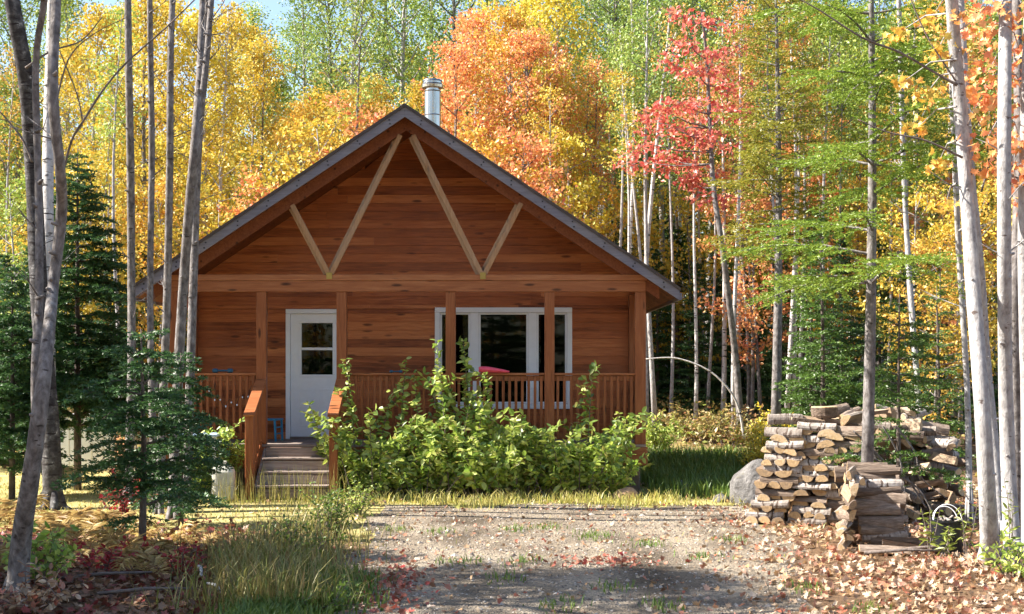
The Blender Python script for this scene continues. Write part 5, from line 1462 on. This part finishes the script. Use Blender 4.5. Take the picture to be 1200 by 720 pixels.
def under():
    rg = np.random.default_rng(9)
    p = scatter(1700, lambda x, y: 0 if in_house(x, y) or (x < R_ + 1.5 and x > L_ - 1) else (.25 + .75 * patch(x, y, .6)) * (1 if y > 28.5 else 0), rg, -17, 22, 28, 44)
    hh = rg.uniform(.15, .8, len(p)); idx = np.repeat(np.arange(len(p)), 22)
    pos = p[idx] + rg.normal(size=(len(idx), 3)) * np.array([.28, .28, .0]); pos[:, 2] += rg.random(len(idx)) * hh[idx]
    v, f = leaves(pos, .12 * rg.uniform(.6, 1.2, len(pos)), rg, up=1.0)
    tag(link('undergrowth', np_mesh('undergrowth', v, f, [MATS['undergrowth']])), 'low yellow and green undergrowth along the edge of the wood', 'undergrowth', kind='stuff')
under()
# pebbles
rg = np.random.default_rng(13)
p = scatter(5200, lambda x, y: 1 if on_drive(x, y) else 0, rg, -3, 5, 9.5, 20.2)
ov = np.array([(1, 0, 0), (-1, 0, 0), (0, 1, 0), (0, -1, 0), (0, 0, .7), (0, 0, -.5)], float); of = np.array([(0, 2, 4), (2, 1, 4), (1, 3, 4), (3, 0, 4), (2, 0, 5), (1, 2, 5), (3, 1, 5), (0, 3, 5)])
sz = rg.uniform(.006, .02, len(p)) * (1 + 1.2 * (rg.random(len(p)) > .96))
ang = rg.uniform(0, 6.28, len(p)); st = rg.uniform(.6, 1.3, (len(p), 2))
v = np.empty((len(p), 6, 3))
for k in range(6):
    xx, yy = ov[k, 0] * st[:, 0], ov[k, 1] * st[:, 1]
    v[:, k, 0] = p[:, 0] + sz * (xx * np.cos(ang) - yy * np.sin(ang)); v[:, k, 1] = p[:, 1] + sz * (xx * np.sin(ang) + yy * np.cos(ang)); v[:, k, 2] = p[:, 2] + .008 + sz * ov[k, 2]
f = (np.arange(len(p)) * 6)[:, None, None] + of[None]
M_PEB = noise_mat('pebble', [(.25, (.12, .10, .085)), (.5, (.24, .20, .165)), (.75, (.42, .375, .33))], scale=3, rough=.9, island=.9, bump=.2)
tag(link('gravel', np_mesh('gravel', v.reshape(-1, 3), f.reshape(-1, 3), [M_PEB])), 'loose pebbles on the drive', 'gravel', kind='stuff')
# sticks on the forest floor
for i, (px, py, a, L) in enumerate([(232, 678, 1.9, .6), (118, 690, .3, .9), (250, 700, 2.1, .35), (170, 705, .1, .8), (1120, 655, .05, 1.0), (1060, 660, -.1, .8)]):
    Y = FPX * EYE / (py - HOR); x = X(px, Y); mb = MB(); rr = random.Random(i)
    d = Vector((math.cos(a), math.sin(a), 0)); z = H(x, Y) + .07
    c0 = Vector((x, Y, z))
    mb.tube([c0 - d * L / 2, c0 + Vector((.02, .03, .03)), c0 + d * L / 2 + Vector((0, 0, .03))], [.018, .016, .009], 7, bumpy=.15, rg=rr)
    lab = ['white bark stick on dark leaves beside the tall grass', 'brown stick among the ferns', 'short pale stick at the bottom of the tall grass', 'dark stick at the bottom of the fern bank', 'brown stick lying beside the leaning pale trunk', 'brown stick in the leaves below the near stack'][i]
    tag(link('stick', mb.mesh('stick', [B_BIRCH if i in (0, 2) else B_TWIG], c0, True), None, c0), lab, 'stick', 'fallen sticks')

# ------------------------------------------------------------------ firewood
def log_proto(seed, kind, barkm, L=.44):
    """a split log along X: bark round the outside, raw faces, cut ends."""
    r = random.Random(seed)
    R = r.uniform(.085, .105)
    if kind == 'round': out = [(R * .8 * math.cos(a), R * .8 * math.sin(a), 1) for a in np.linspace(0, 2 * PI, 13)[:-1]]
    else:
        sp = {'half': PI, 'quarter': PI * .55, 'slab': PI * .8}[kind]
        k = 9; out = [(R * math.cos(PI / 2 - sp / 2 + sp * i / (k - 1)), R * math.sin(PI / 2 - sp / 2 + sp * i / (k - 1)), 1) for i in range(k)]
        if kind == 'quarter': out.append((r.uniform(-.02, .02), -.02, 0))
        else: out.append((-R * .3, out[-1][1] - r.uniform(-.006, .012), 0)); out.append((R * .4, out[0][1] - r.uniform(-.006, .012), 0))
        cz = sum(p[1] for p in out) / len(out); out = [(a, b - cz, c) for a, b, c in out]
    out = [(a * r.uniform(.93, 1.07), b * r.uniform(.93, 1.07), c) for a, b, c in out]
    n_ = len(out); mb = MB(); vs = []
    xs = [-.5, -.49, -.25, 0, .25, .49, .5]
    bend = r.uniform(-.012, .012)
    for i, x in enumerate(xs):
        s = .94 if i in (0, 6) else 1 + r.uniform(-.04, .05)
        for (a, b, c) in out: vs.append((x * L, a * s + bend * math.cos(x * 3) + r.uniform(-.003, .003), b * s + r.uniform(-.003, .003)))
    fs, ms = [], []
    for i in range(len(xs) - 1):
        for j in range(n_):
            q = (j + 1) % n_
            fs.append((i * n_ + j, i * n_ + q, (i + 1) * n_ + q, (i + 1) * n_ + j))
            ms.append(0 if (kind == 'round' or (out[j][2] and out[q][2] and q != 0)) else 1)
    mb.add(vs, fs); mb.m = ms
    mb.add(vs, [tuple(range(n_))], 2); mb.add(vs, [tuple((len(xs) - 1) * n_ + j for j in range(n_))], 2)
    return mb.mesh('firewood_log', [barkm, L_SPLIT, L_END])
LOGS = {'birch': [log_proto(i, k, L_BIRCH) for i, k in enumerate(['half', 'half', 'slab', 'round', 'half'])], 'brown': [log_proto(20 + i, k, L_BROWN) for i, k in enumerate(['half', 'half', 'slab', 'quarter', 'half', 'round'])]}
def put_log(label, c, rz, ry=0.0, roll=0.0, s=(1, 1, 1), kind='birch', group='', i=None):
    me = rl.choice(LOGS[kind]) if i is None else LOGS[kind][i % len(LOGS[kind])]
    o = link('firewood_log', me, None, c)
    o.rotation_euler = (roll, ry, rz); o.scale = s
    return tag(o, label, 'firewood', group)
rl = random.Random(99)
NUM = ['bottom', 'second', 'third', 'fourth', 'fifth', 'sixth', 'seventh', 'eighth', 'ninth', 'tenth', 'eleventh', 'twelfth', 'thirteenth', 'fourteenth', 'fifteenth', 'sixteenth', 'top']
POSW = {3: ['left', 'middle', 'right'], 2: ['left', 'right'], 1: ['']}
Yp = 17.3
RZ = math.radians(-20)          # the stack's face is turned a little to the left, towards the sun
ex, ey = Vector((math.cos(RZ), math.sin(RZ), 0)), Vector((-math.sin(RZ), math.cos(RZ), 0))
cols = [(900, 921, 16, 'left'), (946, 957, 17, 'middle'), (988, 990, 16, 'right')]
base_y = {'left': 17.3, 'middle': 17.2, 'right': 17.1}
for (pb, pt, nc, nm) in cols:
    z = H(4, 17) + .05
    for cidx in range(nc):
        u = cidx / (nc - 1); px = pb + (pt - pb) * u
        Y = base_y[nm]; c0 = Vector((X(px, Y), Y, z))
        hgt = .075 + rl.uniform(-.007, .010)
        lay = (cidx + {'left': 0, 'middle': 1, 'right': 0}[nm]) % 2
        jx = rl.uniform(-.05, .05)
        g = 'split logs of the %s crib of the firewood stack' % nm
        if lay == 0:      # cut ends outward
            k = 3 if rl.random() < .6 else 2
            for j in range(k):
                c = c0 + ex * ((j - (k - 1) / 2) * (.47 / k) + jx) + ey * (.2 + rl.uniform(-.06, .05)) + UPZ * rl.uniform(-.014, .014)
                put_log('cut end of a split log, %s course of the %s crib, %s' % (NUM[cidx], nm, POSW[k][j]), c, RZ + PI / 2 + rl.uniform(-.06, .06), rl.uniform(-.03, .03), rl.choice([0, PI, 0, 0]) + rl.uniform(-.25, .25), (1, .84 if k == 3 else 1.15, .88), rl.choice(['birch', 'brown', 'brown']), g, rl.choice([0, 1, 4]) if True else None)
        else:             # lying along the face
            for j, off in ((0, .03), (1, .36)):
                c = c0 + ex * (jx + rl.uniform(-.02, .02)) + ey * (off + rl.uniform(-.03, .03)) + UPZ * rl.uniform(-.012, .012)
                kd = rl.choice(['birch', 'birch', 'brown'])
                put_log('%s barked log lying along the face, %s course of the %s crib' % ('white' if kd == 'birch' else 'brown', NUM[cidx], nm) if j == 0 else 'log at the back of the %s course of the %s crib' % (NUM[cidx], nm), c, RZ + rl.uniform(-.09, .09), rl.uniform(-.05, .05), rl.choice([.5, .7, 1.0]) + rl.uniform(-.2, .2), (1.1, .78, .72), kd, g, rl.choice([0, 1, 3, 4]))
        z += hgt
# near stack: logs across, ends to the left
g = 'logs of the near firewood stack'
z = H(X(1030, 15), 15) + .06
for cidx in range(12):
    hgt = .070 + rl.uniform(-.010, .012)
    for j in range(3):
        Y = 14.75 + j * .34 + rl.uniform(-.03, .03) + .03 * cidx
        px = 1038 - cidx * 1.5 + (12 if cidx == 0 else 0) + rl.uniform(-7, 7) - j * 6
        kd = rl.choice(['brown', 'brown', 'brown', 'brown', 'birch'])
        wd = ['front', 'middle', 'back'][j]
        put_log('%s split log in the %s course of the near stack, %s row' % ('white barked' if kd == 'birch' else 'brown', NUM[cidx], wd), (X(px, Y), Y, z + rl.uniform(-.01, .01)), rl.uniform(-.2, .2) - .12, rl.uniform(-.09, .09), rl.choice([PI / 2, 1.1, .8, 2.0]) + rl.uniform(-.3, .3), (1.22 + rl.uniform(-.15, .1), rl.uniform(.55, .95), rl.uniform(.6, .9)), kd, g, rl.choice([0, 1, 2, 3, 4, 5]))
    z += hgt
for k in range(11):      # ends turned to the camera on the left side of the near stack
    for j in range(2):
        Y = 14.75 + rl.uniform(-.05, .1) + j * .45
        put_log('split log end on at the left side of the near stack, %s course, %s' % (NUM[k], ['front', 'back'][j]), (X(990 + rl.uniform(-5, 5) + 1.2 * k * (k > 4), Y), Y, .1 + k * .075), PI / 2 + rl.uniform(-.5, .2), rl.uniform(-.15, .15), rl.uniform(0, 6), (1, rl.uniform(.5, .8), rl.uniform(.5, .75)), rl.choice(['brown', 'birch']), g)
put_log('brown split log lying on the leaves at the foot of the near stack', (X(1040, 14.3), 14.3, .09), -.15, .03, .3, (1.3, 1.1, 1), 'brown', g, 3)
put_log('broken slab of bark under the front of the near stack', (X(1062, 14.5), 14.5, .06), -.5, .1, 2.6, (1.1, 1.2, .5), 'brown', g, 2)
# tumbled heap behind, running right into the shade
g = 'tumbled logs of the heap behind the stacks'
rows = [(0, 22), (1, 22), (2, 21), (3, 21), (4, 20), (5, 19), (6, 17), (7, 15)]
hn = 0
for lv, n_ in rows:
    for j in range(n_):
        u = (j + .5) / n_
        px = 968 + (1118 - 968) * u + rl.uniform(-5, 5)
        Y = 17.6 + rl.uniform(0, .9) + .12 * lv
        zt_ = .08 + lv * .175 + rl.uniform(-.03, .05)
        if zt_ > 1.52 - .9 * max(0, (u - .62)) * 1.6: continue
        hn += 1
        kd = rl.choice(['brown'] * 5 + ['birch'])
        put_log('%s log in the heap behind, %s layer, %s' % ('white barked' if kd == 'birch' else 'brown', NUM[lv], 'leftmost' if j == 0 else 'rightmost' if j == n_ - 1 else '%s of %d from left' % ((NUM[:16] + ['seventeenth', 'eighteenth', 'nineteenth', 'twentieth', 'twenty first', 'twenty second'])[j].replace('bottom', 'first'), n_)),
                (X(px, Y), Y, zt_ + .03), rl.uniform(-.8, .8) + (PI / 2 if rl.random() < .5 else 0), rl.uniform(-.25, .25), rl.uniform(0, 6.28), (1.0, .85, .85), kd, g)
# loose logs on top
for k, (px, py, rz, ry) in enumerate([(945, 492, .1, .1), (985, 497, -.3, .2), (1000, 490, .8, -.1), (975, 503, 1.4, .05), (1025, 500, -.5, .15), (1045, 506, .4, -.1), (1062, 510, -.2, .1), (1010, 508, .2, .1), (1035, 512, 1.2, 0), (920, 492, -.1, 0)]):
    Y = 17.5 if px < 1005 else 18.2
    put_log('loose split log tossed on top of the pile, %s from left' % ['third', 'fifth', 'sixth', 'fourth', 'eighth', 'tenth', 'eleventh', 'seventh', 'ninth', 'second'][k], (X(px, Y), Y, Z(py, Y)), rz, ry, rl.uniform(0, 6), (1, 1, .9), rl.choice(['brown', 'birch']), 'loose logs on top of the firewood')
c = Vector((X(966, 17.6), 17.6, Z(490, 17.6)))
t = thing('chopping_block', 'round wooden chopping block sitting on top of the firewood', 'chopping block', c)
m = MB(); m.lathe(c, [(.15, 0), (.165, .03), (.17, .08), (.175, .135)], 18); part('bark', m, L_BROWN, t)
m = MB(); m.lathe(c + Vector((0, 0, .135)), [(.168, 0), (.165, .012)], 18); part('cut_face', m, L_END, t)

# black bucket with pale rope handles
c = Vector((X(1110, 14.3), 14.3, H(X(1110, 14.3), 14.3) + .01))
t = thing('bucket', 'black bucket with pale wire hoop handles beside the woodpile', 'bucket', c)
m = MB(); m.lathe(c, [(.14, 0), (.15, .01), (.175, .33), (.185, .335), (.185, .355), (.17, .355), (.165, .33), (.14, .05)], 24); part('body', m, M_BLACK, t, smooth=False)
for k, (h_, w_, dy) in enumerate(((.17, .15, -.03), (.14, .13, .06))):
    m = MB(); m.tube([c + Vector((math.cos(a) * w_, dy + .05 * math.sin(a), .34 + math.sin(a) * h_)) for a in np.linspace(0, PI, 15)], [.0055] * 15, 8); part('handle', m, M_VINYL, t, smooth=True)
for k in range(9):
    m = MB(); a, b = rl.uniform(0, 6.28), rl.uniform(0, .12); q = c + Vector((math.cos(a) * b, math.sin(a) * b, .34))
    m.bar(q, q + Vector((rl.uniform(-.1, .1), rl.uniform(-.1, .1), rl.uniform(.01, .05))), .025, .012); part('kindling', m, L_BIRCH, t)
# bare brush leaning over the heap
t = thing('brush_branch', 'bare grey branches sprawled over the shaded end of the woodpile', 'branch', (X(1070, 17.0), 17.0, .6))
mb = MB()
for pts in ([(1015, 520, 3.5), (1040, 545, 3), (1062, 560, 3), (1085, 595, 2)], [(1040, 545, 2.5), (1030, 580, 2), (1010, 600, 1.5)], [(1020, 535, 3), (1058, 560, 2.5), (1078, 575, 2), (1095, 605, 1.5)], [(1050, 500, 2.5), (1072, 530, 2), (1080, 560, 1.5), (1110, 585, 1.5)], [(1035, 500, 2), (1055, 540, 2), (1062, 600, 1.5)], [(1000, 505, 2), (1022, 528, 2), (1035, 560, 1)]):
    px_tube(mb, pts, 16.7, n=6)
part('stem', mb, B_GREY, t, smooth=True)
